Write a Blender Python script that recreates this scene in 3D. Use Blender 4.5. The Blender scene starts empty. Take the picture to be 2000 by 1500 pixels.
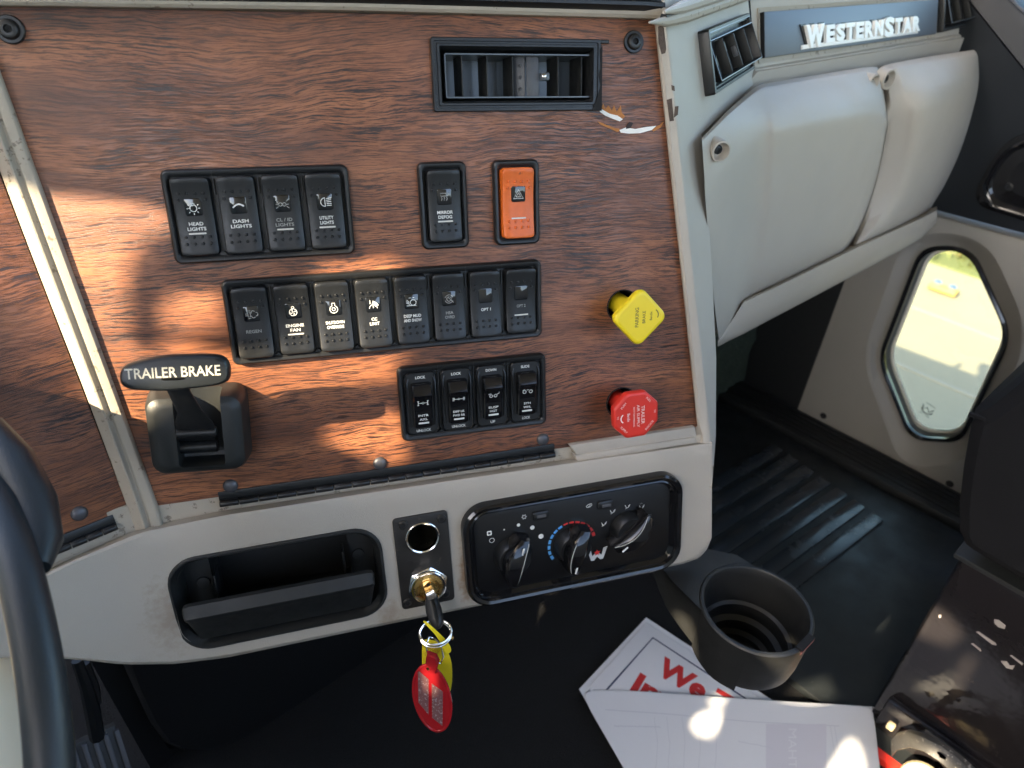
import bpy, bmesh, math, random
from mathutils import Vector, Matrix
from mathutils.geometry import delaunay_2d_cdt
random.seed(7)
C = bpy.context.scene.collection
rad = math.radians
V3 = Vector
# ------------------------------------------------------------------ camera, sky, sun, exposure
FPX = 1365.5                                  # focal length in pixels of the 2000 px wide photograph
def nrm(v): return V3(v).normalized()
h_c = nrm((0.96465795, -0.1067944, 0.24089414)); v_c = nrm((0.02578627, 0.94806197, 0.31703874))
X_c = nrm((1800, -820, FPX)); g_c = h_c.cross(X_c).normalized()
if g_c.y < 0: g_c = -g_c
Z_c = -g_c; Y_c = Z_c.cross(X_c)
CW = Matrix((X_c, Y_c, Z_c))                  # camera axes (x right, y down, z forward) to world
cam_d = bpy.data.cameras.new('camera'); cam = bpy.data.objects.new('camera', cam_d); C.objects.link(cam)
bpy.context.scene.camera = cam
cam_d.sensor_width = 36; cam_d.lens = FPX * 36 / 2000; cam_d.clip_start = 0.01; cam_d.clip_end = 500
cam.matrix_world = Matrix((CW @ V3((1,0,0)), CW @ V3((0,-1,0)), CW @ V3((0,0,-1)))).transposed().to_4x4()
cam_d.dof.use_dof = True; cam_d.dof.focus_distance = 0.47; cam_d.dof.aperture_fstop = 9.0
SUN = nrm((-0.818, -0.008, 0.572))
scn = bpy.context.scene
w = bpy.data.worlds.new('World'); scn.world = w; w.use_nodes = True
nt = w.node_tree; sky = nt.nodes.new('ShaderNodeTexSky'); sky.sky_type = 'NISHITA'; sky.sun_disc = False; sky.dust_density = 2.6; sky.ozone_density = 0.7
sky.sun_elevation = math.asin(SUN.z); sky.sun_rotation = math.atan2(SUN.x, SUN.y)
bg = nt.nodes['Background']; bg.inputs[1].default_value = 0.15; nt.links.new(sky.outputs[0], bg.inputs[0])
sl = bpy.data.lights.new('sun', 'SUN'); sl.energy = 3.6; sl.angle = rad(0.5); sl.color = (1.0, 0.82, 0.56)
so = bpy.data.objects.new('sun', sl); C.objects.link(so); so.rotation_euler = SUN.to_track_quat('Z', 'Y').to_euler(); so.location = (0, 0, 5)
scn.view_settings.view_transform = 'Standard'; scn.view_settings.look = 'None'; scn.view_settings.exposure = 2.75; scn.view_settings.gamma = 1
scn.render.engine = 'CYCLES'; cy = scn.cycles
cy.max_bounces = 8; cy.diffuse_bounces = 4; cy.glossy_bounces = 4; cy.transparent_max_bounces = 8; cy.sample_clamp_indirect = 6; cy.caustics_reflective = False; cy.caustics_refractive = False
# ------------------------------------------------------------------ geometry helpers
def ray(px, py): return CW @ V3(((px-1000)/FPX, (py-750)/FPX, 1.0))
def hit(px, py, P, N):
    d = ray(px, py); return d * (P.dot(N) / d.dot(N))
class Frame:
    def __init__(s, O, U, V):
        s.O = V3(O); s.U = nrm(U); s.N = s.U.cross(nrm(V)).normalized(); s.V = s.N.cross(s.U)
        s.M = Matrix((s.U, s.V, s.N)).transposed().to_4x4(); s.M.translation = s.O; s.I = s.M.inverted()
    def px(s, x, y, w=0.0):                   # a spot of the photograph on this surface, w metres proud of it
        return s.I @ hit(x, y, s.O + s.N*w, s.N)
    def at(s, u, v, w=0.0, rot=0.0): return s.M @ Matrix.Translation((u, v, w)) @ Matrix.Rotation(rot, 4, 'Z')
    def atpx(s, x, y, w=0.0, rot=0.0):
        p = s.px(x, y, w); return s.at(p.x, p.y, w, rot)
    def w(s, p): return s.M @ V3(p)
WH = CW @ h_c; WV = CW @ v_c
P = Frame(CW @ V3((0, 0, 0.49627)), WH, -WV)                   # switch panel
XA = V3((1,0,0)); YA = V3((0,1,0)); ZA = V3((0,0,1))
pA = P.w(P.px(0, 332)); pB = P.w(P.px(247, 985))
DR = Frame(pA, XA, (pA-pB))                                    # driver side face of the dash
FA = nrm(CW @ V3((911, -880, FPX))); FA.z = 0; FA.normalize()
c0 = P.w(P.px(1308, 50, .005)); c1 = P.w(P.px(1388, 850, .005))
FC = Frame(c0, FA, c0-c1)                                      # angled face right of the switch panel
n0 = FC.w(FC.px(1465, 10)); n1 = FC.w(FC.px(1476, 140))
NP = Frame(n0, XA, n0-n1)                                      # passenger face with the name plate
DX = 1.102; FZ = -0.746
DF = Frame((DX, 0, 0), (0,-1,0), ZA)                           # passenger door
FF = Frame((0, 0, FZ), XA, YA)                                 # floor
IDM = Matrix.Identity(4)
def mesh_from(bm, mat=None, smooth=True, ang=35):
    me = bpy.data.meshes.new('m'); bmesh.ops.recalc_face_normals(bm, faces=bm.faces[:]) if smooth != 'raw' else None
    bm.to_mesh(me); bm.free()
    if mat: me.materials.append(mat)
    if smooth:
        for p in me.polygons: p.use_smooth = True
        me.set_sharp_from_angle(angle=rad(ang))
    return me
def obj(name, me, parent=None, M=None, mat=None, kind=None, label=None):
    if isinstance(me, bmesh.types.BMesh): me = mesh_from(me, mat)
    elif mat and not me.materials: me.materials.append(mat)
    me.name = name
    o = bpy.data.objects.new(name, me); C.objects.link(o)
    if parent: o.parent = parent
    if M is not None: o.matrix_local = M
    if kind: o['kind'] = kind
    if label: o['label'] = label
    return o
def thing(name, label, cat, M=IDM, group=None):
    o = bpy.data.objects.new(name, None); C.objects.link(o); o.empty_display_size = .01; o.matrix_world = M
    o['label'] = label; o['category'] = cat
    if group: o['group'] = group
    return o
def tag(o, label, cat, group=None):
    o['label'] = label; o['category'] = cat
    if group: o['group'] = group
    return o
def copy_tree(o, parent=None):
    c = o.copy(); C.objects.link(c); c.parent = parent
    for ch in [x for x in list(o.children)]: copy_tree(ch, c)
    return c
def rrect(W, H, r, n=6, cx=0, cy=0):
    pts = []; r = max(r, 1e-5)
    for sx, sy, a in ((1,1,0), (-1,1,90), (-1,-1,180), (1,-1,270)):
        for k in range(n+1):
            t = rad(a + 90*k/n); pts.append((cx + sx*(W/2-r) + r*math.cos(t), cy + sy*(H/2-r) + r*math.sin(t)))
    return pts
def circ(r, n=32, cx=0, cy=0, ph=0): return [(cx+r*math.cos(2*math.pi*k/n+ph), cy+r*math.sin(2*math.pi*k/n+ph)) for k in range(n)]
def area2(p): return sum(p[i-1][0]*p[i][1]-p[i][0]*p[i-1][1] for i in range(len(p)))/2
def insetpoly(pts, off):
    pts = [V3((p[0], p[1])).to_2d() if False else Vector((p[0], p[1])) for p in pts]; n = len(pts); s = 1 if area2(pts) > 0 else -1
    out = []
    for i in range(n):
        a, b, c = pts[i-1], pts[i], pts[(i+1) % n]
        d1 = (b-a).normalized(); d2 = (c-b).normalized(); n1 = Vector((-d1.y, d1.x))*s; n2 = Vector((-d2.y, d2.x))*s
        m = n1+n2; m = m/max(m.dot(m)/2, .2); out.append(b+m*off)
    return out
def roundpoly(pts, r, n=6, off=0.0):
    pts = insetpoly(pts, off) if off else [Vector((p[0], p[1])) for p in pts]
    out = []; m = len(pts)
    for i in range(m):
        a, b, c = pts[i-1], pts[i], pts[(i+1) % m]
        rr = r[i] if isinstance(r, (list, tuple)) else r
        l1 = min(rr, (a-b).length*.49); l2 = min(rr, (c-b).length*.49)
        p0 = b+(a-b).normalized()*l1; p2 = b+(c-b).normalized()*l2
        for k in range(n+1):
            t = k/n; out.append((p0*(1-t)**2 + b*2*t*(1-t) + p2*t*t)[:])
    return out
def loft(loops, cap0=True, cap1=True, bm=None, closed=True):
    """loops: list of (2D outline, z) or lists of 3D points, all the same count"""
    bm = bm or bmesh.new(); rows = []
    for L in loops:
        if isinstance(L, tuple) and not isinstance(L[1], (tuple, list, Vector)): pts = [(p[0], p[1], L[1]) for p in L[0]]
        else: pts = L
        rows.append([bm.verts.new(p) for p in pts])
    n = len(rows[0])
    for a, b in zip(rows[:-1], rows[1:]):
        for i in range(n if closed else n-1):
            j = (i+1) % n; bm.faces.new((a[i], a[j], b[j], b[i]))
    if cap0: bm.faces.new(rows[0][::-1])
    if cap1: bm.faces.new(rows[-1])
    return bm
def rbox(W, H, D, b=.001, cx=0, cy=0, cz=0, bm=None, seg=2):
    bm = bm or bmesh.new()
    r = bmesh.ops.create_cube(bm, size=1, matrix=Matrix.Translation((cx, cy, cz)) @ Matrix.Diagonal((W, H, D, 1)))
    if b > 0:
        es = list({e for v in r['verts'] for e in v.link_edges}); bmesh.ops.bevel(bm, geom=es, offset=b, segments=seg, profile=.5, affect='EDGES')
    return bm
def plate(out, z0, z1, b=.0008, bm=None):      # solid plate with a softened front edge
    i1 = insetpoly(out, b*.3); i2 = insetpoly(out, b)
    return loft([(out, z0), (out, z1-b), (i1, z1-b*.3), (i2, z1)], bm=bm)
def lathe(prof, n=32, bm=None, cap0=True, cap1=True):
    return loft([(circ(max(r, 1e-5), n), z) for r, z in prof], cap0, cap1, bm)
def tube(path, r, n=8, closed=False, bm=None, cap=True):
    path = [V3(p) for p in path]; m = len(path); bm = bm or bmesh.new(); rows = []; up = None
    for i in range(m):
        a = path[i-1] if (i or closed) else path[0]; b = path[(i+1) % m] if (i < m-1 or closed) else path[-1]
        t = (b-a).normalized()
        if up is None: up = t.orthogonal().normalized()
        up = (up - t*up.dot(t)).normalized(); s = t.cross(up)
        rr = r[i] if isinstance(r, (list, tuple)) else r
        rows.append([bm.verts.new(path[i] + (up*math.cos(2*math.pi*k/n) + s*math.sin(2*math.pi*k/n))*rr) for k in range(n)])
    seq = list(zip(rows[:-1], rows[1:])) + ([(rows[-1], rows[0])] if closed else [])
    for a, b in seq:
        for k in range(n): bm.faces.new((a[k], a[(k+1) % n], b[(k+1) % n], b[k]))
    if cap and not closed: bm.faces.new(rows[0][::-1]); bm.faces.new(rows[-1])
    return bm
def grid(rows, bm=None, thick=None):           # rows of 3D points; thick = vector pushed back to close a slab
    bm = bm or bmesh.new(); vs = [[bm.verts.new(p) for p in r] for r in rows]; R, K = len(rows), len(rows[0])
    for i in range(R-1):
        for j in range(K-1): bm.faces.new((vs[i][j], vs[i][j+1], vs[i+1][j+1], vs[i+1][j]))
    if thick is not None:
        vb = [[bm.verts.new(V3(p)+V3(thick)) for p in r] for r in rows]
        for i in range(R-1):
            for j in range(K-1): bm.faces.new((vb[i][j], vb[i+1][j], vb[i+1][j+1], vb[i][j+1]))
        def q(a, b, c, d): bm.faces.new((a, b, c, d))
        for j in range(K-1): q(vs[0][j+1], vs[0][j], vb[0][j], vb[0][j+1]); q(vs[-1][j], vs[-1][j+1], vb[-1][j+1], vb[-1][j])
        for i in range(R-1): q(vs[i][0], vs[i+1][0], vb[i+1][0], vb[i][0]); q(vs[i+1][-1], vs[i][-1], vb[i][-1], vb[i+1][-1])
    return bm
def flat(polys, z=0.0, th=0.0, bm=None):
    bm = bm or bmesh.new()
    for p in polys:
        vs = [bm.verts.new((q[0], q[1], z if len(q) < 3 else q[2])) for q in p]
        f = bm.faces.new(vs)
        if th:
            r = bmesh.ops.extrude_face_region(bm, geom=[f])
            for e in r['geom']:
                if isinstance(e, bmesh.types.BMVert): e.co.z += th
    return bm
def strokes(lines, wd, z=0.0, bm=None, th=.00012):            # flat printed lines with a hair of thickness
    bm = bm or bmesh.new()
    for ln in lines:
        cl = ln[0] == ln[-1] and len(ln) > 2; pts = [Vector(p) for p in (ln[:-1] if cl else ln)]; n = len(pts); L = []; Rr = []
        for i in range(n):
            a = pts[i-1] if (i or cl) else pts[0]; b = pts[(i+1) % n] if (i < n-1 or cl) else pts[-1]
            t = (b-a).normalized(); s = Vector((-t.y, t.x))*wd/2
            L.append(pts[i]+s); Rr.append(pts[i]-s)
        lv = [bm.verts.new((p.x, p.y, z+th)) for p in L]; rv = [bm.verts.new((p.x, p.y, z+th)) for p in Rr]
        for i in range(n if cl else n-1):
            j = (i+1) % n; bm.faces.new((rv[i], rv[j], lv[j], lv[i]))
    return bm
def arc(cx, cy, r, a0, a1, n=12): return [(cx+r*math.cos(rad(a0+(a1-a0)*k/n)), cy+r*math.sin(rad(a0+(a1-a0)*k/n))) for k in range(n+1)]
def closed(p): return list(p)+[p[0]]
def text_bm(s, h, wd=None, cx=0, cy=0, z=0.0, rot=0, ext=0.0, bold=0.0, bm=None, lines=1, bev=0.0):
    cu = bpy.data.curves.new('t', 'FONT'); cu.body = s; cu.size = 1; cu.align_x = 'CENTER'; cu.resolution_u = 3
    cu.offset = bold; cu.extrude = ext/h if ext else 0; cu.space_line = .85
    if bev: cu.bevel_depth = bev/h; cu.bevel_resolution = 0
    ob = bpy.data.objects.new('t', cu); me = bpy.data.meshes.new_from_object(ob)
    bpy.data.objects.remove(ob); bpy.data.curves.remove(cu)
    xs = [v.co.x for v in me.vertices]; ys = [v.co.y for v in me.vertices]
    x0, x1, y0, y1 = min(xs), max(xs), min(ys), max(ys); sy = h/(y1-y0); sx = wd/(x1-x0) if wd else sy
    M = Matrix.Translation((cx, cy, z)) @ Matrix.Rotation(rot, 4, 'Z') @ Matrix.Diagonal((sx, sy, h, 1)) @ Matrix.Translation((-(x0+x1)/2, -(y0+y1)/2, 0))
    me.transform(M); bm = bm or bmesh.new(); bm.from_mesh(me); bpy.data.meshes.remove(me)
    return bm
def crease(o, K, cols, rws):                    # sharper ridges along chosen columns and rows of a grid
    at = o.data.attributes.new('crease_edge', 'FLOAT', 'EDGE')
    for i, e in enumerate(o.data.edges):
        a, b = e.vertices; ra, ca, rb_, cb = a//K, a % K, b//K, b % K
        at.data[i].value = cols.get(ca, 0) if ca == cb else (rws.get(ra, 0) if ra == rb_ else 0)
def subsurf(o, lv=2):
    m = o.modifiers.new('s', 'SUBSURF'); m.levels = lv; m.render_levels = lv; return o
def cut(o, cutters):                            # openings cut through a solid
    tmp = []
    for bm, M in cutters:
        me = bpy.data.meshes.new('c'); bmesh.ops.recalc_face_normals(bm, faces=bm.faces[:]); bm.to_mesh(me); bm.free()
        co = bpy.data.objects.new('c', me); C.objects.link(co); co.matrix_world = M; tmp.append(co)
        md = o.modifiers.new('b', 'BOOLEAN'); md.operation = 'DIFFERENCE'; md.object = co; md.solver = 'EXACT'
    bpy.context.view_layer.update(); dg = bpy.context.evaluated_depsgraph_get()
    me = bpy.data.meshes.new_from_object(o.evaluated_get(dg)); o.modifiers.clear(); old = o.data; o.data = me
    for p in me.polygons: p.use_smooth = True
    me.set_sharp_from_angle(angle=rad(30)); me.name = o.name
    for c in tmp: bpy.data.objects.remove(c)
    bpy.data.meshes.remove(old)
# ------------------------------------------------------------------ materials
MATS = {}
def mat(name, col, rough=.5, metal=0.0, bump=None, var=None, spec=.5, coat=0.0, rvar=None, emit=None, sheen=0.0, speck=None):
    if name in MATS: return MATS[name]
    m = bpy.data.materials.new(name); m.use_nodes = True; N = m.node_tree.nodes; L = m.node_tree.links; b = N['Principled BSDF']
    b.inputs['Base Color'].default_value = (*col, 1); b.inputs['Roughness'].default_value = rough; b.inputs['Metallic'].default_value = metal
    b.inputs['Specular IOR Level'].default_value = spec; b.inputs['Coat Weight'].default_value = coat; b.inputs['Coat Roughness'].default_value = .08
    b.inputs['Sheen Weight'].default_value = sheen
    tc = N.new('ShaderNodeTexCoord'); src = tc.outputs['Object']
    def noise(sc, det=3, rg=.6):
        n = N.new('ShaderNodeTexNoise'); n.inputs['Scale'].default_value = sc; n.inputs['Detail'].default_value = det; n.inputs['Roughness'].default_value = rg; L.new(src, n.inputs['Vector']); return n
    col_out = None
    if var:                                     # (scale, strength)
        n = noise(var[0], 6); mx = N.new('ShaderNodeMix'); mx.data_type = 'RGBA'
        mx.inputs[6].default_value = tuple(max(0, c*(1-var[1])) for c in col)+(1,); mx.inputs[7].default_value = tuple(min(1, c*(1+var[1])) for c in col)+(1,)
        L.new(n.outputs[0], mx.inputs[0]); col_out = mx.outputs[2]
    if speck:                                   # (scale, threshold, colour): worn or dusty flecks
        n = noise(speck[0], 4, .7); r = N.new('ShaderNodeMapRange'); r.inputs[1].default_value = speck[1]; r.inputs[2].default_value = speck[1]+.05; L.new(n.outputs[0], r.inputs[0])
        mx = N.new('ShaderNodeMix'); mx.data_type = 'RGBA'; L.new(r.outputs[0], mx.inputs[0]); mx.inputs[7].default_value = (*speck[2], 1)
        if col_out: L.new(col_out, mx.inputs[6])
        else: mx.inputs[6].default_value = (*col, 1)
        col_out = mx.outputs[2]
    if col_out: L.new(col_out, b.inputs['Base Color'])
    if rvar:
        n = noise(rvar[0], 5); r = N.new('ShaderNodeMapRange'); r.inputs[1].default_value = .3; r.inputs[2].default_value = .7
        r.inputs[3].default_value = max(.02, rough-rvar[1]); r.inputs[4].default_value = min(1, rough+rvar[1]); L.new(n.outputs[0], r.inputs[0]); L.new(r.outputs[0], b.inputs['Roughness'])
    if bump:                                    # (scale, strength, distance)
        n = noise(bump[0], 3); bp = N.new('ShaderNodeBump'); bp.inputs['Strength'].default_value = bump[1]; bp.inputs['Distance'].default_value = bump[2]
        L.new(n.outputs[0], bp.inputs['Height']); L.new(bp.outputs[0], b.inputs['Normal'])
    MATS[name] = m; return m
def wood_mat():
    m = bpy.data.materials.new('wood_laminate'); m.use_nodes = True; N = m.node_tree.nodes; L = m.node_tree.links; b = N['Principled BSDF']
    tc = N.new('ShaderNodeTexCoord')
    def mp(sx, sy, src, loc=(0,0,0)):
        q = N.new('ShaderNodeMapping'); q.inputs['Scale'].default_value = (sx, sy, 1); q.inputs['Location'].default_value = loc; L.new(src, q.inputs[0]); return q.outputs[0]
    def no(vec, sc, det=4, rg=.6, dist=0):
        n = N.new('ShaderNodeTexNoise'); n.inputs['Scale'].default_value = sc; n.inputs['Detail'].default_value = det; n.inputs['Roughness'].default_value = rg; n.inputs['Distortion'].default_value = dist; L.new(vec, n.inputs['Vector']); return n
    def ramp(src, a, c0=0.0, c1=1.0, b_=None):
        r = N.new('ShaderNodeMapRange'); r.interpolation_type = 'SMOOTHSTEP'; r.inputs[1].default_value = a; r.inputs[2].default_value = b_; r.inputs[3].default_value = c0; r.inputs[4].default_value = c1; L.new(src, r.inputs[0]); return r.outputs[0]
    def mth(op, a, c):
        q = N.new('ShaderNodeMath'); q.operation = op
        for i, x in enumerate((a, c)):
            if isinstance(x, (int, float)): q.inputs[i].default_value = x
            else: L.new(x, q.inputs[i])
        return q.outputs[0]
    # warp the grain so that it flows round knots
    wn = no(mp(1, 1.6, tc.outputs['Object']), 7, 3, .5); sub = N.new('ShaderNodeVectorMath'); sub.operation = 'SUBTRACT'; sub.inputs[1].default_value = (.5,.5,.5); L.new(wn.outputs['Color'], sub.inputs[0])
    sc = N.new('ShaderNodeVectorMath'); sc.operation = 'SCALE'; sc.inputs['Scale'].default_value = .034; L.new(sub.outputs[0], sc.inputs[0])
    ad = N.new('ShaderNodeVectorMath'); L.new(tc.outputs['Object'], ad.inputs[0]); L.new(sc.outputs[0], ad.inputs[1])
    wn2 = no(tc.outputs['Object'], 160, 2, .5); sub2 = N.new('ShaderNodeVectorMath'); sub2.operation = 'SUBTRACT'; sub2.inputs[1].default_value = (.5,.5,.5); L.new(wn2.outputs['Color'], sub2.inputs[0])
    sc2 = N.new('ShaderNodeVectorMath'); sc2.operation = 'SCALE'; sc2.inputs['Scale'].default_value = .0010; L.new(sub2.outputs[0], sc2.inputs[0])
    ad2 = N.new('ShaderNodeVectorMath'); L.new(ad.outputs[0], ad2.inputs[0]); L.new(sc2.outputs[0], ad2.inputs[1])
    vec = ad2.outputs[0]
    pores = no(mp(28, 760, vec), 1, 6, .69); fine = no(mp(80, 1500, vec, (3,5,0)), 1, 4, .62); broad = no(mp(7, 45, vec, (1,9,0)), 1, 4, .6); patch = no(mp(14, 30, tc.outputs['Object'], (5,2,0)), 1, 3, .5)
    p1 = ramp(pores.outputs[0], .515, 0, 1, .58); p2 = ramp(fine.outputs[0], .48, 0, .85, .60)
    dens = ramp(patch.outputs[0], .30, .55, 1, .60)
    dark = mth('MULTIPLY', mth('MAXIMUM', p1, p2), dens)
    cr = N.new('ShaderNodeValToRGB'); L.new(broad.outputs[0], cr.inputs[0]); e = cr.color_ramp.elements
    e[0].position = .28; e[0].color = (.115, .042, .022, 1); e[1].position = .74; e[1].color = (.42, .165, .072, 1)
    k = cr.color_ramp.elements.new(.5); k.color = (.25, .092, .041, 1)
    mx = N.new('ShaderNodeMix'); mx.data_type = 'RGBA'; L.new(dark, mx.inputs[0]); L.new(cr.outputs[0], mx.inputs[6]); mx.inputs[7].default_value = (.018, .010, .010, 1)
    L.new(mx.outputs[2], b.inputs['Base Color'])
    rr = N.new('ShaderNodeMapRange'); rr.inputs[3].default_value = .30; rr.inputs[4].default_value = .46; L.new(pores.outputs[0], rr.inputs[0]); L.new(rr.outputs[0], b.inputs['Roughness'])
    bp = N.new('ShaderNodeBump'); bp.inputs['Strength'].default_value = .35; bp.inputs['Distance'].default_value = .0003; bp.invert = True; L.new(dark, bp.inputs['Height']); L.new(bp.outputs[0], b.inputs['Normal'])
    b.inputs['Specular IOR Level'].default_value = .65
    return m
WOOD = wood_mat()
CREAM = mat('cream_plastic', (.43, .392, .333), .52, bump=(1300, .5, .0006), var=(7, .10), spec=.45, speck=(210, .735, (.22, .19, .15)), rvar=(18, .08))
CREAMD = mat('dirty_cream_plastic', (.40, .355, .285), .6, bump=(1400, .4, .0005), var=(30, .12), speck=(130, .60, (.20, .17, .13)))
BLK = mat('black_plastic', (.010, .0108, .0118), .36, bump=(2200, .25, .0003), rvar=(300, .06), spec=.5)
BLKM = mat('matte_black_plastic', (.013, .014, .014), .5, bump=(1800, .3, .0003), rvar=(120, .08), speck=(900, .70, (.09, .085, .07)))
BLKG = mat('gloss_black_plastic', (.008, .008, .009), .12, rvar=(60, .05), spec=.55)
LEVER = mat('lever_black_plastic', (.011, .013, .014), .33, bump=(1600, .2, .0003), speck=(700, .70, (.07, .065, .055)))
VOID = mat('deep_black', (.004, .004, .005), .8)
LENS = mat('switch_lens', (.006, .007, .009), .07, spec=.9)
WHT = mat('white_print', (.78, .78, .74), .5)
GREYP = mat('worn_print', (.30, .30, .28), .5)
ORG = mat('orange_plastic', (.72, .14, .018), .36, bump=(1200, .2, .0003), var=(200, .15), speck=(240, .66, (.25, .06, .02)))
YEL = mat('yellow_plastic', (.86, .66, .02), .38, var=(60, .06), speck=(500, .70, (.45, .33, .03)))
RED = mat('red_plastic', (.68, .035, .022), .35, var=(60, .08), speck=(500, .71, (.35, .06, .05)))
CHR = mat('chrome', (.82, .80, .76), .12, 1.0, rvar=(90, .05))
BRS = mat('brass', (.75, .48, .16), .28, 1.0, rvar=(200, .1))
LETTER = mat('chrome_letter', (.90, .91, .88), .32)
PLATE = mat('brushed_plate', (.13, .15, .18), .45, .3, bump=(900, .05, .0002))
SEAT = mat('seat_cloth', (.006, .006, .007), .85, bump=(1400, .7, .0007), var=(20, .35), spec=.25)
CARPET = mat('black_carpet', (.0028, .0030, .0038), .95, bump=(700, .9, .002), var=(60, .4), speck=(300, .74, (.03, .03, .03)))
MAT_ = mat('rubber_mat', (.009, .0115, .013), .5, bump=(500, .3, .0006), rvar=(25, .15), var=(30, .2), speck=(220, .68, (.05, .05, .05)))
RIBM = mat('rubber_rib', (.024, .030, .036), .22, rvar=(30, .14), var=(40, .2))
DOORB = mat('door_black_trim', (.011, .014, .018), .5, bump=(900, .4, .0005), rvar=(20, .06))
PAPER = mat('white_paper', (.74, .75, .78), .65, bump=(60, .15, .002), var=(14, .04))
INKR = mat('red_ink', (.55, .03, .03), .5)
INKB = mat('navy_ink', (.02, .035, .10), .5)
GHOST = mat('faint_print', (.60, .61, .66), .6)
GHOST2 = mat('faint_block_print', (.655, .645, .70), .6)
SEATB = mat('scuffed_black_box', (.016, .014, .015), .17, bump=(24, .35, .004), rvar=(12, .14), speck=(60, .69, (.09, .075, .06)))
CUP = mat('cup_plastic', (.017, .0175, .0175), .42, bump=(900, .5, .0004), rvar=(60, .08), speck=(800, .68, (.12, .11, .09)))
FELT = mat('footwell_felt', (.045, .065, .045), .95, bump=(300, 1.0, .004), speck=(160, .60, (.13, .17, .11)), var=(60, .5))
CONC = mat('concrete', (.27, .25, .20), .9, var=(1.2, .16), speck=(30, .66, (.20, .185, .145)))
GRASS = mat('dry_grass', (.13, .15, .06), .95, var=(3, .4), speck=(5, .56, (.24, .21, .10)))
ROOFM = mat('grey_headliner', (.40, .37, .315), .9, bump=(300, .4, .001))
LEATH = mat('wheel_leather', (.014, .018, .020), .42, bump=(900, .4, .0004))
SKYB = mat('red_reflector', (.5, .02, .02), .3)
def glass_mat():
    m = bpy.data.materials.new('tinted_glass'); m.use_nodes = True; N = m.node_tree.nodes; L = m.node_tree.links
    for n in list(N): N.remove(n)
    o = N.new('ShaderNodeOutputMaterial'); t = N.new('ShaderNodeBsdfTransparent'); t.inputs[0].default_value = (.80, .83, .75, 1)
    g = N.new('ShaderNodeBsdfGlossy'); g.inputs['Roughness'].default_value = .02; f = N.new('ShaderNodeFresnel'); f.inputs[0].default_value = 1.45
    mx = N.new('ShaderNodeMixShader'); L.new(f.outputs[0], mx.inputs[0]); L.new(t.outputs[0], mx.inputs[1]); L.new(g.outputs[0], mx.inputs[2]); L.new(mx.outputs[0], o.inputs[0]); return m
GLASS = glass_mat()
GLASS2 = GLASS.copy(); GLASS2.name = 'clear_glass'; [setattr(n.inputs[0], 'default_value', (.86, .93, .92, 1)) for n in GLASS2.node_tree.nodes if n.type == 'BSDF_TRANSPARENT']
# ------------------------------------------------------------------ the cab: floor, walls, roof, ground outside
def struct(name, bm, m, M=None): return obj(name, bm, None, M, m, 'structure')
struct('cab_floor', rbox(2.1, 2.2, .02, 0, .10, -.05, FZ-.012), CARPET)
def slab_poly(poly, axis, a0, a1):              # polygon in the two other axes, thickness along axis
    n = len(poly)
    def p3(q, a): return (a, q[0], q[1]) if axis == 0 else ((q[0], a, q[1]) if axis == 1 else (q[0], q[1], a))
    return loft([[p3(q, a0) for q in poly], [p3(q, a1) for q in poly]])
struct('cab_roof', rbox(2.05, 1.35, .04, 0, .10, -.18, .66), ROOFM)
def xz(pts, y): return [(x, y, z) for x, z in pts]
bo = [(-.93, FZ-.03), (1.13, FZ-.03), (1.13, .66), (-.93, .66)]; bi = [(-.10, -.06), (.98, -.06), (.98, .60), (-.10, .60)]
struct('cab_back_wall', loft([xz(bo, -.86), xz(bi, -.86), xz(bi, -.90), xz(bo, -.90), xz(bo, -.86)], False, False), ROOFM)
# ground outside
struct('concrete_yard', rbox(60, 80, .1, 0, -23.3, 10, -1.80), CONC)
tuft = bmesh.new(); rbox(60, 80, .06, 0, 34.85, 10, -1.77, bm=tuft)
for i in range(1800):
    x = 4.85 + abs(random.gauss(0, 1.6)); y = random.uniform(0, 4); hgt = random.uniform(.03, .12); a = random.uniform(0, 6.28)
    d = V3((math.cos(a), math.sin(a), 0))*.03; t = V3((x, y, -1.74))
    f = [tuft.verts.new(q) for q in (t-d, t+d, t+V3((random.uniform(-.04,.04), random.uniform(-.04,.04), hgt)))]; tuft.faces.new(f)
obj('dry_grass_verge', mesh_from(tuft, GRASS, False), None, None, None, 'stuff')
jt = bmesh.new()
for xx in (2.7, 3.4, 4.1): rbox(.03, 40, .006, 0, xx, 5, -1.749, bm=jt)
for yy in (-2, 1.9, 5.8): rbox(4, .03, .006, 0, 2.3, yy, -1.7492, bm=jt)
obj('yard_joint', jt, None, None, mat('joint_tar', (.30, .28, .24), .9), 'structure')
hd = thing('truck_hood', 'dark painted truck hood outside beyond the windscreen', 'hood', Matrix.Translation((.1, 1.9, -.6)))
obj('hood_shell', rbox(1.75, 1.5, 1.0, .12, seg=4), hd, None, mat('hood_paint', (.03, .035, .05), .25, coat=.6))
yo = hit(1846, 557, V3((0,0,-1.70)), ZA)
yl = thing('yellow_lamp_cluster', 'small yellow lamp cluster with silvery lenses lying on the yard seen through the low window', 'lamp', Matrix.Translation((yo.x, yo.y, -1.745)))
obj('housing', rbox(.07, .16, .035, .012, 0, 0, .02), yl, None, mat('amber_plastic', (.42, .30, .10), .5))
for k in (-1, 1): obj('lens', lathe([(.026, 0), (.024, .014), (.014, .024), (.003, .027)], 16), yl, Matrix.Translation((0, k*.042, .036)), CHR)
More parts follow.
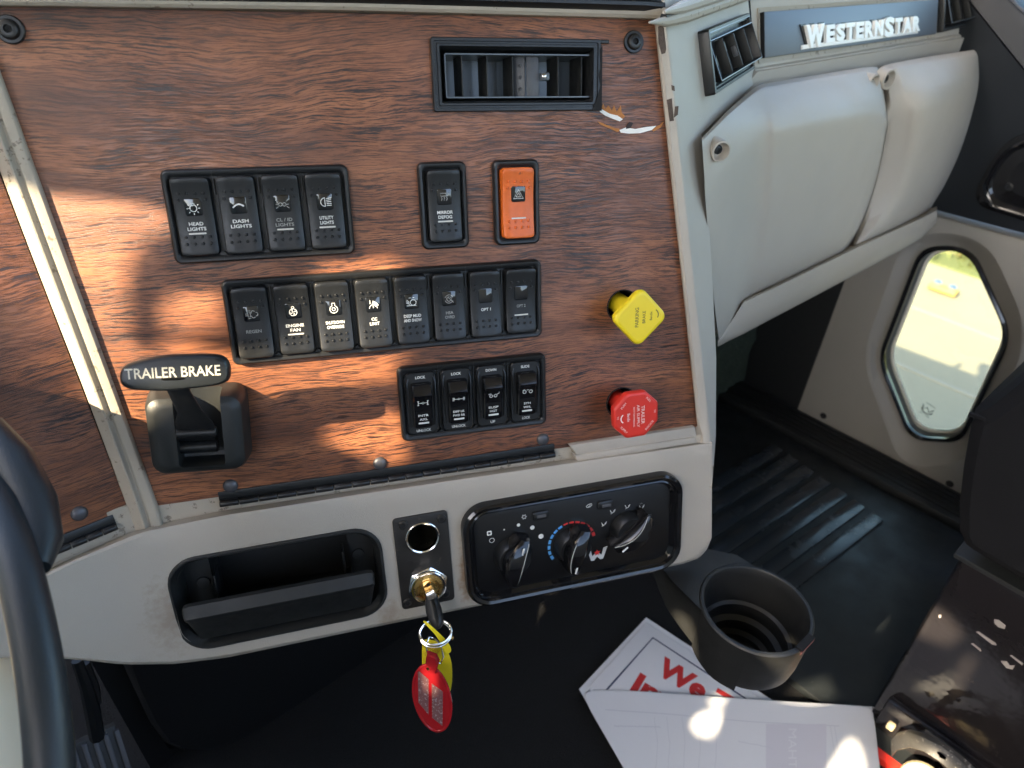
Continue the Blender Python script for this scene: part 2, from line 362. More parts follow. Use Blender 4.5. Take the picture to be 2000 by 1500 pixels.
# ------------------------------------------------------------------ dashboard moulding
dash = thing('dashboard', 'cream moulded truck dashboard wrapping round the wood grain switch panel', 'dashboard', P.M)
def dpart(name, bm, m, F=None, parent=None, **k): return obj(name, bm, parent or dash, (P.I @ F.M) if F else None, m, **k)
def lerp(a, b, t): return a+(b-a)*t
def pl(pts, x):                                 # y of a polyline at x
    if x <= pts[0][0]: a, b = pts[0], pts[1]
    elif x >= pts[-1][0]: a, b = pts[-2], pts[-1]
    else: a, b = next((a, b) for a, b in zip(pts[:-1], pts[1:]) if a[0] <= x <= b[0])
    return a[1]+(b[1]-a[1])*(x-a[0])/(b[0]-a[0])
def ply(pts, y): return pl([(q[1], q[0]) for q in pts], y)
# divider between the two wood panels: two ridges with a worn groove
LL = [(-200, -190), (0, 332), (73, 525), (180, 800), (247, 985), (264, 1036)]; RL = [(-124, -190), (0, 136), (140, 525), (241, 800), (308, 985), (322, 1036)]
rows = []
for y in (-180, -60, 60, 200, 340, 480, 620, 760, 900, 985, 1036):
    a = P.px(ply(LL, y), y); b = P.px(ply(RL, y), y); r = []
    for t, w_ in ((-.06, -.004), (0, .0005), (.05, .002), (.12, .0028), (.36, .0042), (.42, .0052), (.47, .0050), (.52, .0026), (.56, .0020), (.62, .0024), (.66, .0036), (.78, .0037), (.93, .0032), (.985, .0022), (1.0, .0004), (1.04, -.004)):
        r.append((lerp(a.x, b.x, t), lerp(a.y, b.y, t), w_))
    rows.append(r)
dpart('divider_ridge', grid(rows), CREAMD)
# fascia under the switch panel, folding softly to the driver side
TL_ = [(-200, 1240), (60, 1135), (150, 1092), (275, 1040), (430, 1008), (700, 966), (1085, 909), (1384, 866)]
BL_ = [(-200, 1292), (60, 1283), (160, 1288), (240, 1297), (340, 1296), (440, 1284), (700, 1230), (1085, 1152), (1340, 1099), (1364, 1090), (1380, 1074), (1390, 1050)]
def fpt(x, y, w_=0.0):
    d = ray(x, y)
    def tt(F): q = F.O+F.N*w_; return q.dot(F.N)/d.dot(F.N)
    a, b = tt(P), tt(DR); k = .012; hh = max(0, k-abs(a-b))/k; t = min(a, b)-hh*hh*k*.25
    return P.I @ (d*t)
K = 56; rows = [[] for _ in range(12)]
for t in [j/K for j in range(K)]+[.986, .990, .994, .997, 1.0]:
    xt = lerp(-160, 1391, t); xb = lerp(-160, 1390, t); yt = pl(TL_, xt); yb = pl(BL_, xb)
    spec = [(-7/250, .0005), (-3/250, .006), (.0, .009), (.03, .0102), (.15, .0102), (.35, .0102), (.55, .0102), (.75, .0102), (.92, .0102), (.985, .0098), (1.0, .0075), (1.004, -.012)]
    for i, (s, w_) in enumerate(spec): rows[i].append(fpt(lerp(xt, xb, s), lerp(yt, yb, s), w_))
fascia = obj('fascia', grid(rows, thick=(0, 0, -.012)), dash, None, CREAM)
rows = [[] for _ in range(3)]                   # the recessed ledge that carries the hinge
WB = [(-200, 1195), (60, 1080), (235, 1004), (300, 990), (700, 934), (1100, 871), (1366, 834)]
for j in range(41):
    x = lerp(-160, 1384, j/40)
    for i, (yy, w_) in enumerate(((pl(WB, x)-14, -.0012), ((pl(WB, x)+pl(TL_, x))/2, -.001), (pl(TL_, x)+12, -.001))): rows[i].append(fpt(x, yy, w_))
dpart('hinge_ledge', grid(rows, thick=(0, 0, -.004)), CREAMD)
def stain_mat(base, spots):
    m = base.copy(); m.name = 'stained_cream_plastic'; N = m.node_tree.nodes; L = m.node_tree.links; b = N['Principled BSDF']
    tc = next(n for n in N if n.type == 'TEX_COORD'); cur = b.inputs['Base Color'].links[0].from_socket
    nz = N.new('ShaderNodeTexNoise'); nz.inputs['Scale'].default_value = 260; nz.inputs['Detail'].default_value = 5; L.new(tc.outputs['Object'], nz.inputs['Vector'])
    for (x, y), (rx, ry), a, colr in spots:
        c = P.px(x, y); mp = N.new('ShaderNodeMapping'); mp.inputs['Location'].default_value = (-c.x/rx, -c.y/ry, 0); mp.inputs['Scale'].default_value = (1/rx, 1/ry, 0); L.new(tc.outputs['Object'], mp.inputs[0])
        ln = N.new('ShaderNodeVectorMath'); ln.operation = 'LENGTH'; L.new(mp.outputs[0], ln.inputs[0])
        ad = N.new('ShaderNodeMath'); ad.operation = 'MULTIPLY_ADD'; ad.inputs[1].default_value = 1.6; L.new(nz.outputs[0], ad.inputs[0]); L.new(ln.outputs['Value'], ad.inputs[2])
        mr = N.new('ShaderNodeMapRange'); mr.inputs[1].default_value = 1.75; mr.inputs[2].default_value = .9; mr.inputs[3].default_value = 0; mr.inputs[4].default_value = a; L.new(ad.outputs[0], mr.inputs[0])
        mx = N.new('ShaderNodeMix'); mx.data_type = 'RGBA'; L.new(mr.outputs[0], mx.inputs[0]); L.new(cur, mx.inputs[6]); mx.inputs[7].default_value = (*colr, 1); cur = mx.outputs[2]
    L.new(cur, b.inputs['Base Color']); return m
fascia.data.materials[0] = stain_mat(CREAM, [((338, 1180), (.016, .034), .45, (.24, .17, .11)), ((520, 1058), (.05, .006), .55, (.22, .16, .10)), ((905, 1110), (.008, .03), .8, (.24, .14, .07)), ((760, 1190), (.012, .02), .5, (.25, .18, .11)), ((400, 1280), (.05, .006), .5, (.24, .17, .10)), ((1100, 1150), (.08, .004), .5, (.26, .17, .10))])
# raised sill mouldings right of the hinge
bm = bmesh.new()
for (ya, yb, w_) in ((1, 20, .0045), (21, 31, .0062)):
    q = [P.px(1112 if ya < 5 else 1122, 871+ya-2, w_), P.px(1358, 835+ya-2, w_), P.px(1362, 835+yb, w_), P.px(1128, 871+yb, w_)]
    plate([(p.x, p.y) for p in q], -.0005, w_, .0012, bm)
dpart('sill_moulding', bm, CREAM)
# right edge of the wing, its rounded corner and the angled face
SIL = [(1476, 160), (1434, 200), (1370, 262), (1383, 400), (1392, 560), (1399, 700), (1398, 850), (1395, 1000), (1391, 1040), (1387, 1060)]
rows = []
for y in (-70, -20, 20, 50, 90, 125, 160, 185, 205, 225, 245, 262, 300, 350, 400, 480, 560, 640, 700, 770, 820, 850, 880, 910, 940, 955):
    xin = lerp(1276, 1364, (y-20)/830) if y < 850 else pl([(850, 1368), (1010, 1368), (1055, 1360), (1088, 1335)], y)
    xc = 1300+(y-0)*.105 if y < 850 else pl([(850, 1390), (1000, 1388), (1030, 1386), (1055, 1378), (1075, 1366), (1088, 1350)], y)
    xs = pl([(-70, 1455), (160, 1476)], y) if y < 160 else ply(SIL, y)
    r = []
    ins = ((-.10, -.003), (0, .0005), (.07, .0035), (.3, .0052), (.6, .0056), (.8, .0062), (.93, .0058)) if y < 850 else ((-.5, .003), (0, .0050), (.2, .0070), (.4, .0078), (.6, .0080), (.8, .0080), (.93, .0072))
    for t, w_ in ins:
        r.append(P.px(lerp(xin, xc, t), y, w_))
    e0 = P.px(xc, y, .0045) if y < 850 else P.px(xc, y, .0055); r.append(e0)
    if y > 850: xs = lerp(1398, xc+1.5, min(1, (y-850)/105))
    e1 = P.I @ FC.w(FC.px(xs, y))
    for t in (.12, .35, .7, 1.0): r.append(e0.lerp(e1, t))
    ex = P.I @ (FC.w(FC.px(xs, y)) + (V3((.006, .05, 0)) if y < 860 else V3((-.004, .012, 0)))); r.append(ex)
    rows.append(r)
dpart('wing_edge', grid(rows), CREAM)
# top rail above the wood and the black pad
rows = []
for x in [-160+60*k for k in range(24)]+[1290]:
    yy = pl([(-160, 9), (0, 12), (700, 22), (1280, 38)], x)
    rows.append([P.px(x, yy+3, -.002), P.px(x, yy, .001), P.px(x, yy-2, .0045), P.px(x, yy-9, .006), P.px(x, yy-30, .006), P.px(x, yy-60, .005)])
dpart('top_rail', grid(rows), CREAMD)
pad = bmesh.new(); rows = []
for x in range(-700, 1321, 40):
    yy = pl([(-260, -2), (0, 1), (700, 11), (1300, 27)], x); fx = max(0, (x-1260)/60); b = P.px(x, yy, .007)
    prof = [(0, .001), (.001, .0045), (.004, .0085), (.006, .0085), (.0075, .0070), (.0095, .0070), (.011, .0095), (.03, .010), (.05, .007), (.08, -.02), (.12, -.12), (.13, -.5)]
    rows.append([(b.x, b.y+dy, b.z-.006+w_*(1-fx*.6)) for dy, w_ in prof])
dpart('dash_pad', grid(rows, pad), BLK)
rl = [(1268, 44), (1300, 42), (1335, 32), (1400, 10), (1500, -24), (1600, -40)]
dpart('corner_rail', tube([P.I @ FC.w(FC.px(x, y, .004)) for x, y in rl], [.0006, .003, .0045, .0045, .0045, .0045], 10), CREAMD)
dpart('corner_rail', tube([P.I @ FC.w(FC.px(x-3, y-18, .007)) for x, y in rl[1:]], [.001, .004, .005, .005, .005], 10), CREAM)
dpart('corner_rail', tube([P.I @ FC.w(FC.px(x-4, y-9, .004)) for x, y in rl[1:]], .0022, 8), BLK)
# passenger face with the name plate
def npx(x, y, w_=0.0): return NP.px(x, y, w_)
rows = []
for t in (0, .15, .6, .88, .9, .97, 1.0):
    r = []
    for s in range(9):
        u = s/8; xt = lerp(1462, 1900, u); yt = lerp(-50, -120, u); xb = lerp(1476, 1920, u); yb = lerp(157, 83, u)
        w_ = {.88: .0, .9: .003, .97: .003}.get(t, 0)
        r.append(npx(lerp(xt, xb, t), lerp(yt, yb, t), w_))
    r.append((r[-1][0]+.004, r[-1][1], r[-1][2]-.01)); r.append((r[-1][0], r[-1][1], r[-1][2]-.12))
    rows.append(r)
rows.append([(p[0], p[1]-.002, p[2]-.022) for p in rows[-1]])
passface = dpart('passenger_face', grid(rows), CREAM, NP)
ft = [P.I @ NP.w(p) for p in rows[0]]; yv = P.I.to_3x3() @ YA
dpart('passenger_dash_top', grid([[p for p in ft], [p+yv*.012+P.I.to_3x3() @ ZA*.008 for p in ft], [p+yv*.06+P.I.to_3x3() @ ZA*.010 for p in ft], [p+yv*.55-P.I.to_3x3() @ ZA*.02 for p in ft]]), BLK)
# glove box covers: a bulging moulding in two halves
def yp(x, y, Y): return P.I @ hit(x, y, V3((0, Y, 0)), YA)
gb = dpart('glove_box_cover', grid([
 [yp(1370, 270, .285), yp(1418, 219, .305), yp(1478, 165, .335), yp(1494, 163, .336), yp(1560, 152, .336), yp(1640, 139, .336), yp(1700, 130, .336), yp(1712, 131, .338), yp(1718, 134, .340)],
 [yp(1371, 276, .280), yp(1420, 226, .296), yp(1482, 172, .322), yp(1498, 170, .322), yp(1562, 159, .322), yp(1642, 146, .322), yp(1702, 138, .323), yp(1716, 141, .327), yp(1722, 150, .345)],
 [yp(1375, 330, .274), yp(1425, 262, .284), yp(1486, 222, .296), yp(1506, 222, .294), yp(1566, 210, .294), yp(1645, 197, .294), yp(1708, 188, .295), yp(1725, 200, .300), yp(1731, 210, .312)],
 [yp(1377, 380, .272), yp(1428, 320, .280), yp(1488, 262, .292), yp(1512, 258, .287), yp(1568, 246, .286), yp(1645, 232, .286), yp(1708, 222, .288), yp(1728, 232, .294), yp(1733, 240, .308)],
 [yp(1388, 520, .272), yp(1430, 450, .280), yp(1478, 400, .292), yp(1504, 390, .287), yp(1560, 370, .286), yp(1630, 350, .286), yp(1690, 333, .288), yp(1711, 338, .294), yp(1716, 344, .308)],
 [yp(1397, 610, .274), yp(1424, 560, .280), yp(1462, 520, .292), yp(1490, 506, .290), yp(1545, 481, .289), yp(1605, 456, .289), yp(1655, 436, .291), yp(1676, 438, .296), yp(1682, 442, .310)],
 [yp(1403, 655, .278), yp(1422, 625, .282), yp(1452, 580, .294), yp(1476, 567, .294), yp(1530, 543, .293), yp(1585, 517, .293), yp(1625, 497, .294), yp(1643, 494, .298), yp(1650, 494, .312)],
 [yp(1405, 668, .29), yp(1424, 636, .29), yp(1454, 590, .305), yp(1478, 578, .305), yp(1532, 553, .305), yp(1587, 527, .305), yp(1627, 507, .305), yp(1645, 503, .305), yp(1652, 500, .335)]]), CREAM)
crease(gb, 9, {0: 1, 1: .85, 3: .9, 7: .85}, {0: 1, 1: .85, 3: .5, 7: 1}); subsurf(gb, 3)
gb2 = dpart('glove_box_cover', grid([
 [yp(1716, 134, .350), yp(1726, 128, .338), yp(1745, 123, .336), yp(1800, 113, .336), yp(1860, 103, .336), yp(1905, 97, .336), yp(1917, 100, .345), yp(1922, 108, .38)],
 [yp(1722, 150, .350), yp(1730, 140, .327), yp(1750, 132, .322), yp(1804, 122, .322), yp(1864, 112, .322), yp(1908, 108, .326), yp(1922, 120, .345), yp(1926, 125, .38)],
 [yp(1732, 210, .311), yp(1740, 202, .311), yp(1768, 184, .303), yp(1812, 173, .292), yp(1862, 163, .293), yp(1905, 155, .305), yp(1925, 158, .33), yp(1930, 160, .38)],
 [yp(1734, 244, .311), yp(1742, 238, .308), yp(1774, 222, .298), yp(1808, 215, .285), yp(1856, 204, .288), yp(1898, 196, .303), yp(1920, 196, .33), yp(1926, 196, .38)],
 [yp(1717, 346, .311), yp(1726, 342, .308), yp(1760, 324, .297), yp(1794, 313, .285), yp(1840, 298, .288), yp(1880, 286, .303), yp(1903, 282, .33), yp(1908, 282, .38)],
 [yp(1684, 442, .311), yp(1693, 438, .308), yp(1726, 421, .298), yp(1756, 406, .288), yp(1800, 387, .291), yp(1840, 368, .303), yp(1862, 358, .33), yp(1868, 356, .38)],
 [yp(1652, 494, .311), yp(1664, 487, .298), yp(1684, 476, .294), yp(1724, 456, .292), yp(1768, 434, .294), yp(1806, 414, .305), yp(1828, 400, .33), yp(1836, 396, .38)],
 [yp(1653, 500, .350), yp(1666, 492, .305), yp(1687, 482, .305), yp(1727, 462, .305), yp(1772, 440, .305), yp(1812, 420, .31), yp(1834, 408, .33), yp(1842, 404, .38)]]), CREAM)
crease(gb2, 8, {0: 1, 1: .7, 2: .5, 5: .7}, {0: 1, 1: .85, 3: .5, 7: 1}); subsurf(gb2, 3)
rows = []
for x, ya, yb in ((1402, 660, 676), (1425, 630, 664), (1452, 588, 651), (1520, 556, 615), (1600, 517, 573), (1680, 478, 530), (1750, 446, 493), (1800, 424, 464), (1830, 408, 434)):
    rows.append([yp(x, ya-12, .33), yp(x, ya-3, .302), yp(x, ya, .292), yp(x, ya+3, .289), yp(x, lerp(ya, yb, .5), .287), yp(x, yb-3, .289), yp(x, yb, .293), yp(x, yb+1, .33)])
dpart('lower_trim', grid(rows), CREAM)
def yb_(x, y, Y): return P.I @ hit(x, y, V3((0, Y, 0)), YA)
dpart('cover_backing', grid([[yb_(1384, 250, .352), yb_(1480, 140, .352), yb_(1905, 70, .352)], [yb_(1390, 400, .340), yb_(1600, 330, .330), yb_(1880, 250, .352)], [yb_(1412, 655, .330), yb_(1600, 515, .326), yb_(1810, 415, .345)]], thick=P.I.to_3x3() @ V3((0, .01, 0))), CREAM)
for nm, px_, w_, Y, r in (('cover_screw', 1407, 295, .2755, .0062), ('cover_screw', 1706, 160, .3135, .0062), ('cover_screw', 1735, 155, .316, .0082), ('cover_screw', 1916, 127, .334, .0055)):
    c = hit(px_, w_, V3((0, Y, 0)), YA); M = P.I @ Matrix.Translation(c) @ Matrix.Rotation(rad(90), 4, 'X') @ Matrix.Rotation(rad(-12 if px_ > 1500 else -25), 4, 'Y')
    o = obj(nm, lathe([(r*1.25, -.010), (r*1.2, .0015), (r, .0018), (r*.86, -.0005), (r*.75, -.0045)], 24, cap0=False), dash, M, CREAM)
    obj('screw_head', lathe([(r*.55, -.0042), (r*.5, -.0026), (r*.25, -.0020), (r*.2, -.0032)], 16), o, None, BLKM)
# ------------------------------------------------------------------ wood panels
wood = thing('wood_panel', 'large wood grain switch panel with chipped corner by the air vent', 'panel', P.M)
wo = [(-96, -60), (1268, 37), (1281, 46), (1363, 832), (1359, 838), (308, 988)]
wo[0] = (-70, 11)
pts = [P.px(x, y) for x, y in wo]; pts = [(p.x, p.y) for p in pts]
wslab = obj('wood_board', plate(pts, -.003, 0, .0004), wood, None, WOOD)
wood2 = thing('wood_panel', 'narrower wood grain panel left of the cream divider behind the steering wheel', 'panel', DR.M)
pts = [DR.px(x, y) for x, y in ((-205, -190), (247, 984), (243, 995), (236, 1003), (60, 1079), (-250, 1215), (-250, -190))]
obj('wood_board', plate([(p.x, p.y) for p in pts], -.003, 0, .0004), wood2, None, WOOD)
def screw(F, x, y, r, root, rot=0, name='screw'):
    c = F.px(x, y); M = root.matrix_world.inverted() @ F.at(c.x, c.y, 0, rot)
    o = obj(name, lathe([(r*1.0, 0), (r, .0008), (r*.93, .0014), (r*.72, .0014), (r*.70, .0022), (r*.62, .0034), (r*.5, .0038), (r*.3, .0038), (r*.27, .002)], 28), root, M, BLK)
    obj('socket', lathe([(r*.26, .0021), (r*.24, .0024)], 6), o, None, VOID); return o
bpy.context.view_layer.update()
screw(P, 20, 58, .0070, wood); screw(P, 1237, 82, .0068, wood)
RIV = mat('rivet_metal', (.10, .10, .11), .4, .5, bump=(900, .3, .0003), rvar=(400, .1))
def rivet(F, x, y, root):
    c = F.px(x, y); obj('rivet', lathe([(.0048, 0), (.0047, .0006), (.0042, .0014), (.0030, .0021), (.0012, .0025)], 24), root, root.matrix_world.inverted() @ F.at(c.x, c.y), RIV)
for x, y in ((450, 949), (742, 905), (1060, 858)): rivet(P, x, y, wood)
rivet(DR, 155, 1003, wood2)
# chipped veneer below the vent
def chip(pts, m, z):
    q = [P.px(x, y) for x, y in pts]; return obj('chip', flat([[(p.x, p.y) for p in q]], z, .0002), wood, None, m)
CHB = mat('chip_brown', (.42, .17, .05), .8, var=(600, .3)); CHW = mat('chip_white', (.85, .85, .82), .8, bump=(900, .5, .0004))
chip([(1174, 211), (1178, 202), (1182, 213), (1188, 206), (1195, 216), (1199, 205), (1204, 219), (1212, 206), (1214, 220), (1221, 228), (1210, 236), (1190, 226)], CHB, .0001)
chip([(1169, 213), (1176, 214), (1190, 222), (1206, 226), (1216, 233), (1210, 237), (1196, 232), (1182, 226), (1172, 219)], CHW, .0003)
chip([(1166, 236), (1180, 242), (1200, 250), (1212, 252), (1206, 258), (1188, 250), (1172, 243)], CHB, .0001)
chip([(1209, 254), (1222, 249), (1240, 252), (1262, 248), (1281, 246), (1272, 254), (1250, 260), (1228, 261), (1212, 259)], CHW, .0004)
chip([(1272, 252), (1288, 244), (1297, 237), (1290, 249), (1276, 257)], CHB, .0001)
chip([(1222, 246), (1228, 238), (1236, 240), (1231, 250), (1222, 252)], mat('chip_dark', (.04, .03, .03), .8), .0006)
# scrape on the cream edge
sc_ = mat('scrape_brown', (.09, .065, .05), .8, bump=(900, .8, .001), var=(500, .5))
def scrape(pts, w_): obj('scrape', flat([[P.px(x, y, w_)[:] for x, y in pts]], 0, .0002), dash, None, sc_)
scrape([(1285, 52), (1294, 50), (1302, 66), (1303, 88), (1299, 104), (1292, 106), (1286, 84)], .0056)
scrape([(1311, 166), (1317, 168), (1318, 178), (1312, 176)], .0062)
scrape([(1318, 208), (1325, 207), (1324, 224), (1316, 230)], .0062)
scrape([(1302, 195), (1312, 192), (1316, 236), (1308, 237)], .0057)
# piano hinges
def hinge(F, a, b, root, n):
    A = F.px(*a, .002); B = F.px(*b, .002); d = B-A; Lh = d.length; rot = math.atan2(d.y, d.x)
    M = root.matrix_world.inverted() @ F.at(A.x, A.y, .0, rot)
    hg = obj('hinge', rbox(Lh, .0065, .0012, .0003, Lh/2, .0035, .0006), root, M, BLK)
    for k in range(n):
        obj('hinge_knuckle', lathe([(.0021, .0003), (.0023, .0006), (.0023, Lh/n-.0006), (.0021, Lh/n-.0003)], 10), hg, Matrix.Translation((k*Lh/n, -.0012, .0024)) @ Matrix.Rotation(rad(90), 4, 'Y'), BLK)
hinge(P, (428, 981), (1084, 884), wood, 19); hinge(DR, (40, 1101), (228, 1024), wood2, 6)
# ------------------------------------------------------------------ rocker switch banks
PITCH = .0246; BH = .05372; BM = .00614
def zsurf(t, base, tilt): return base + tilt*t + .0022*(2*t)**2      # t from -.5 (bottom) to .5 (top)
RW, RH = .0208, .0442
def rocker_mesh(base, tilt, W=RW, H=RH):
    rows = []; T = [-.5, -.49, -.47, -.43] + [-.38+.76*k/12 for k in range(13)] + [.43, .47, .49, .5]
    for t in T:
        e = abs(t)-.5; inset = {.5: .0022, .49: .0011, .47: .0003}.get(round(abs(t), 2), 0); w2 = W/2-inset; z = zsurf(t, base, tilt); dz = {.5: .0009, .49: .0003}.get(round(abs(t), 2), 0); z -= dz; y = t*H
        rows.append([(-w2-.0006, y, .0012), (-w2, y, z-.0009), (-w2+.00025, y, z-.0003), (-w2+.0009, y, z), (-w2*.4, y, z-.0002), (w2*.4, y, z-.0002), (w2-.0009, y, z), (w2-.00025, y, z-.0003), (w2, y, z-.0009), (w2+.0006, y, .0012)])
    return loft(rows, True, True)
def conform(bm, base, tilt, H=RH, off=.0001):
    es = [e for e in bm.edges if e.calc_length() > .004]
    if es: bmesh.ops.subdivide_edges(bm, edges=es, cuts=2, use_grid_fill=True)
    for v in bm.verts: v.co.z += zsurf(v.co.y/H, base, tilt) - .0001 + off
    return bm
I = {}                                           # switch symbols, drawn in millimetres
I['lamp'] = [closed(arc(0, -.3, 1.5, 110, 430, 16)), [(-.6, 1.1), (-.6, 2), (.6, 2), (.6, 1.1)]] + [[(2.1*math.cos(rad(a)), -.3+2.1*math.sin(rad(a))), (2.9*math.cos(rad(a)), -.3+2.9*math.sin(rad(a)))] for a in (0, 35, 145, 180, 225, 270, 315)]
I['dim'] = [[(-2.6+.5*k, -.8+1.5*math.sin(.28*k)) for k in range(11)]]
I['markers'] = [closed(arc(-.9, -.2, .8, 0, 330, 10)), closed(arc(.9, -.2, .8, 0, 330, 10)), [(-1.8, 1), (-3, 2)], [(-2, -.2), (-3.1, -.2)], [(-1.8, -1.2), (-3, -2)], [(1.8, 1), (3, 2)], [(2, -.2), (3.1, -.2)], [(1.8, -1.2), (3, -2)]]
I['beam'] = [closed([(0, 2)]+arc(0, 0, 2, 90, 270, 10)+[(0, -2)])] + [[(.7, 1.6-.8*k), (3, 2-.9*k)] for k in range(5)]
I['regen'] = [[(-2.8, .4), (-1.6, .4)], [(-2.8, -.5), (-1.6, -.5)], closed([(-1.6, 1.2), (-.5, 1.2), (-.5, -1.2), (-1.6, -1.2)]), arc(.9, .9, .9, 30, 200, 8), arc(.9, -.9, .9, 160, 330, 8), arc(2.1, 0, .9, -90, 90, 8), [(-1.6, -1.9), (-.3, -1.9)], [(-1.6, 1.9), (-.3, 1.9)]]
I['fan'] = [closed(arc(0, -.5, 1.8, 0, 345, 18)), closed(arc(0, 1.9, .6, 0, 330, 8))] + [arc(.85*math.cos(rad(a)), -.5+.85*math.sin(rad(a)), .5, a, a+180, 5) for a in (0, 90, 180, 270)]
I['override'] = [[(-.7, 1.1), (-.7, 2.6), (.7, 2.6), (.7, 1.1)], arc(0, -.6, 1.9, 60, -240, 18), closed(arc(0, -.5, .8, 0, 330, 10))]
I['limit'] = [arc(0, -1.8, 2.0, 0, 180, 12), [(0, -1.6), (0, -.2)]] + [arc(-1.2, -1.8, 2.6+.7*k, 20, 75, 8) for k in range(3)] + [[(-1.5, .6), (-1.5, 2.6)]]
I['traction'] = [closed(arc(.8, -.3, 1.5, 0, 340, 14)), [(-2.7, -1.9), (2.4, -1.9)], [(-2.8, -.4), (-1, -1.2)], [(-2.8, .4), (-1.2, -.6)], [(-2.5, 1.2), (-1.2, 0)], [(-1.4, 2.2), (-.2, 2.2)], [(.6, 2.2), (1.6, 2.2)]]
I['assist'] = [closed(arc(0, 0, 1.2, 0, 340, 12)), arc(0, 0, 2.2, 200, 340, 10), arc(0, 0, 2.2, 20, 160, 10), [(-.6, 1), (2.4, -2)]]
I['heat'] = [[(-1.6, -1.6), (-1.2, -.6), (-1.6, .2)], [(-.3, -1.6), (.1, -.6), (-.3, .2)], [(1, -1.6), (1.4, -.6), (1, .2)], closed([(-2.2, 2), (2.2, 2), (1.8, .6), (-1.8, .6)])]
I['hazard'] = [closed([(0, 2.4), (2.6, -2), (-2.6, -2)]), closed([(0, .9), (1.2, -1.2), (-1.2, -1.2)])]
I['axle'] = [[(-2.9, 1.2), (-1.9, 1.2)], [(-2.9, -1.2), (-1.9, -1.2)], [(-2.4, 1.2), (-2.4, -1.2)], [(2.9, 1.2), (1.9, 1.2)], [(2.9, -1.2), (1.9, -1.2)], [(2.4, 1.2), (2.4, -1.2)], [(-2.4, 0), (-.8, 0)], closed([(-.8, .0), (0, .6), (.8, 0), (0, -.6)]), [(.8, 0), (2.4, 0)]]
I['diff'] = [[(-2.9, -1), (-2.9, 1)], [(-2.4, -1), (-2.4, 1)], [(2.9, -1), (2.9, 1)], [(2.4, -1), (2.4, 1)], [(-2.4, 0), (-.7, 0)], closed([(-.7, 0), (0, .5), (.7, 0), (0, -.5)]), [(.7, 0), (2.4, 0)]]
I['susp'] = [closed(arc(-1.3, -.5, .8, 0, 330, 8)), closed(arc(1, -.5, .8, 0, 330, 8)), [(-2.7, .6), (-1.3, .9)], [(1.6, .2), (2.8, .8), (2.8, 1.6)]]
I['wheel'] = [closed(arc(-1.7, -.3, .9, 0, 330, 8)), closed(arc(1.7, -.3, .9, 0, 330, 8)), [(-.6, .8), (.6, .8)], [(-2.8, .5), (-1.6, 1.2)]]
def bezel(root, n):
    W = n*PITCH+BM; iw = W-.0072; ih = BH-.0086
    b = loft([(rrect(W, BH, .0042), 0), (rrect(W, BH, .0042), .0028), (rrect(W-.0008, BH-.0008, .0039), .0040), (rrect(W-.0026, BH-.0026, .0032), .0047), (rrect(W-.0052, BH-.0062, .0026), .0046), (rrect(iw, ih, .0024), .0036), (rrect(iw, ih, .0024), .0011)])
    for k in range(1, n):
        x = -W/2+BM/2+k*PITCH; rbox(.00025, .0032, .0003, 0, x, BH/2-.0026, .00475, bm=b); rbox(.00025, .0028, .0003, 0, x, -BH/2+.0026, .00475, bm=b)
        flat([[(x-.0022, -ih/2-.0001), (x+.0022, -ih/2-.0001), (x, -ih/2+.0022)]], .0012, .0027, b); rbox(.0007, .009, .002, 0, x, ih/2-.006, .002, bm=b)
    return obj('bezel', b, root, None, BLK)
def dots_bm(base, tilt):
    b = bmesh.new(); Pt = [(-.0066+.0044*k, .0136) for k in range(4)] + [(-.0073, .0098), (.0073, .0098)] + [(-.0066+.0044*k, y) for k in range(4) for y in (-.0112, -.0152)]
    for x, y in Pt:
        z = zsurf(y/RH, base, tilt)-.0003
        prev = None; rows = [[(x+r*math.cos(a*math.pi/4), y+r*math.sin(a*math.pi/4), z+dz) for a in range(8)] for r, dz in ((.00095, 0), (.00085, .0007), (.00045, .00115))]
        loft(rows, False, True, b)
    return b
def rocker(root, cx, name_lines, icon, bar=True, base=.0062, tilt=0.0, m=BLK, ty=-.0036, th=.0020, wd=None, lens_m=LENS, wm=WHT, ic=True):
    M = Matrix.Translation((cx, 0, 0)); r = obj('rocker', rocker_mesh(base, tilt), root, M, m)
    ln = plate(rrect(.0094, .0098, .0013, 4, 0, .0058), -.0006, .0004, .0003); conform(ln, base, tilt, off=.0); obj('lens', ln, r, None, lens_m)
    if icon:
        b = strokes([[(x*.001*1.25, y*.001*1.25+.0055) for x, y in l] for l in I[icon]], .00085 if icon == 'dim' else .00042); conform(b, base, tilt, off=.0004); obj('symbol', b, r, None, wm if ic else GREYP)
    if name_lines:
        b = bmesh.new()
        for k, s in enumerate(name_lines):
            wd_ = (wd[k] if wd else None); text_bm(s, th, wd_, 0, ty-.0001-(k*.0029), .0001, bold=.02, bm=b)
        conform(b, base, tilt, off=.00012); obj('legend', b, r, None, wm)
    if bar:
        b = flat([rrect(.0096, .0009, .0003, 2, 0, -.0093)], .0001, .0001); conform(b, base, tilt, off=.0001); obj('indicator_bar', b, r, None, mat('indicator_bar_white', (.62, .61, .56), .4))
    obj('grip_dots', dots_bm(base, tilt), r, None, m, kind='stuff'); return r
def bank(u, v, n, label, rot=0.0):              # u, v of the top left corner
    W = n*PITCH+BM
    t = thing('switch_bank' if n > 1 else 'rocker_switch', label, 'switch bank' if n > 1 else 'switch', P.at(u+W/2, -v-BH/2, 0, rot)); bezel(t, n); return t
X0 = lambda n, k: -(n*PITCH)/2 + PITCH*(k+.5)
b1 = bank(-.20426, -.15199, 4, 'black bank of four rockers starting with HEAD LIGHTS, upper left of the wood panel')
rocker(b1, X0(4,0), ['HEAD', 'LIGHTS'], 'lamp', True, .0060, .0022, wd=[.0078, .0102])
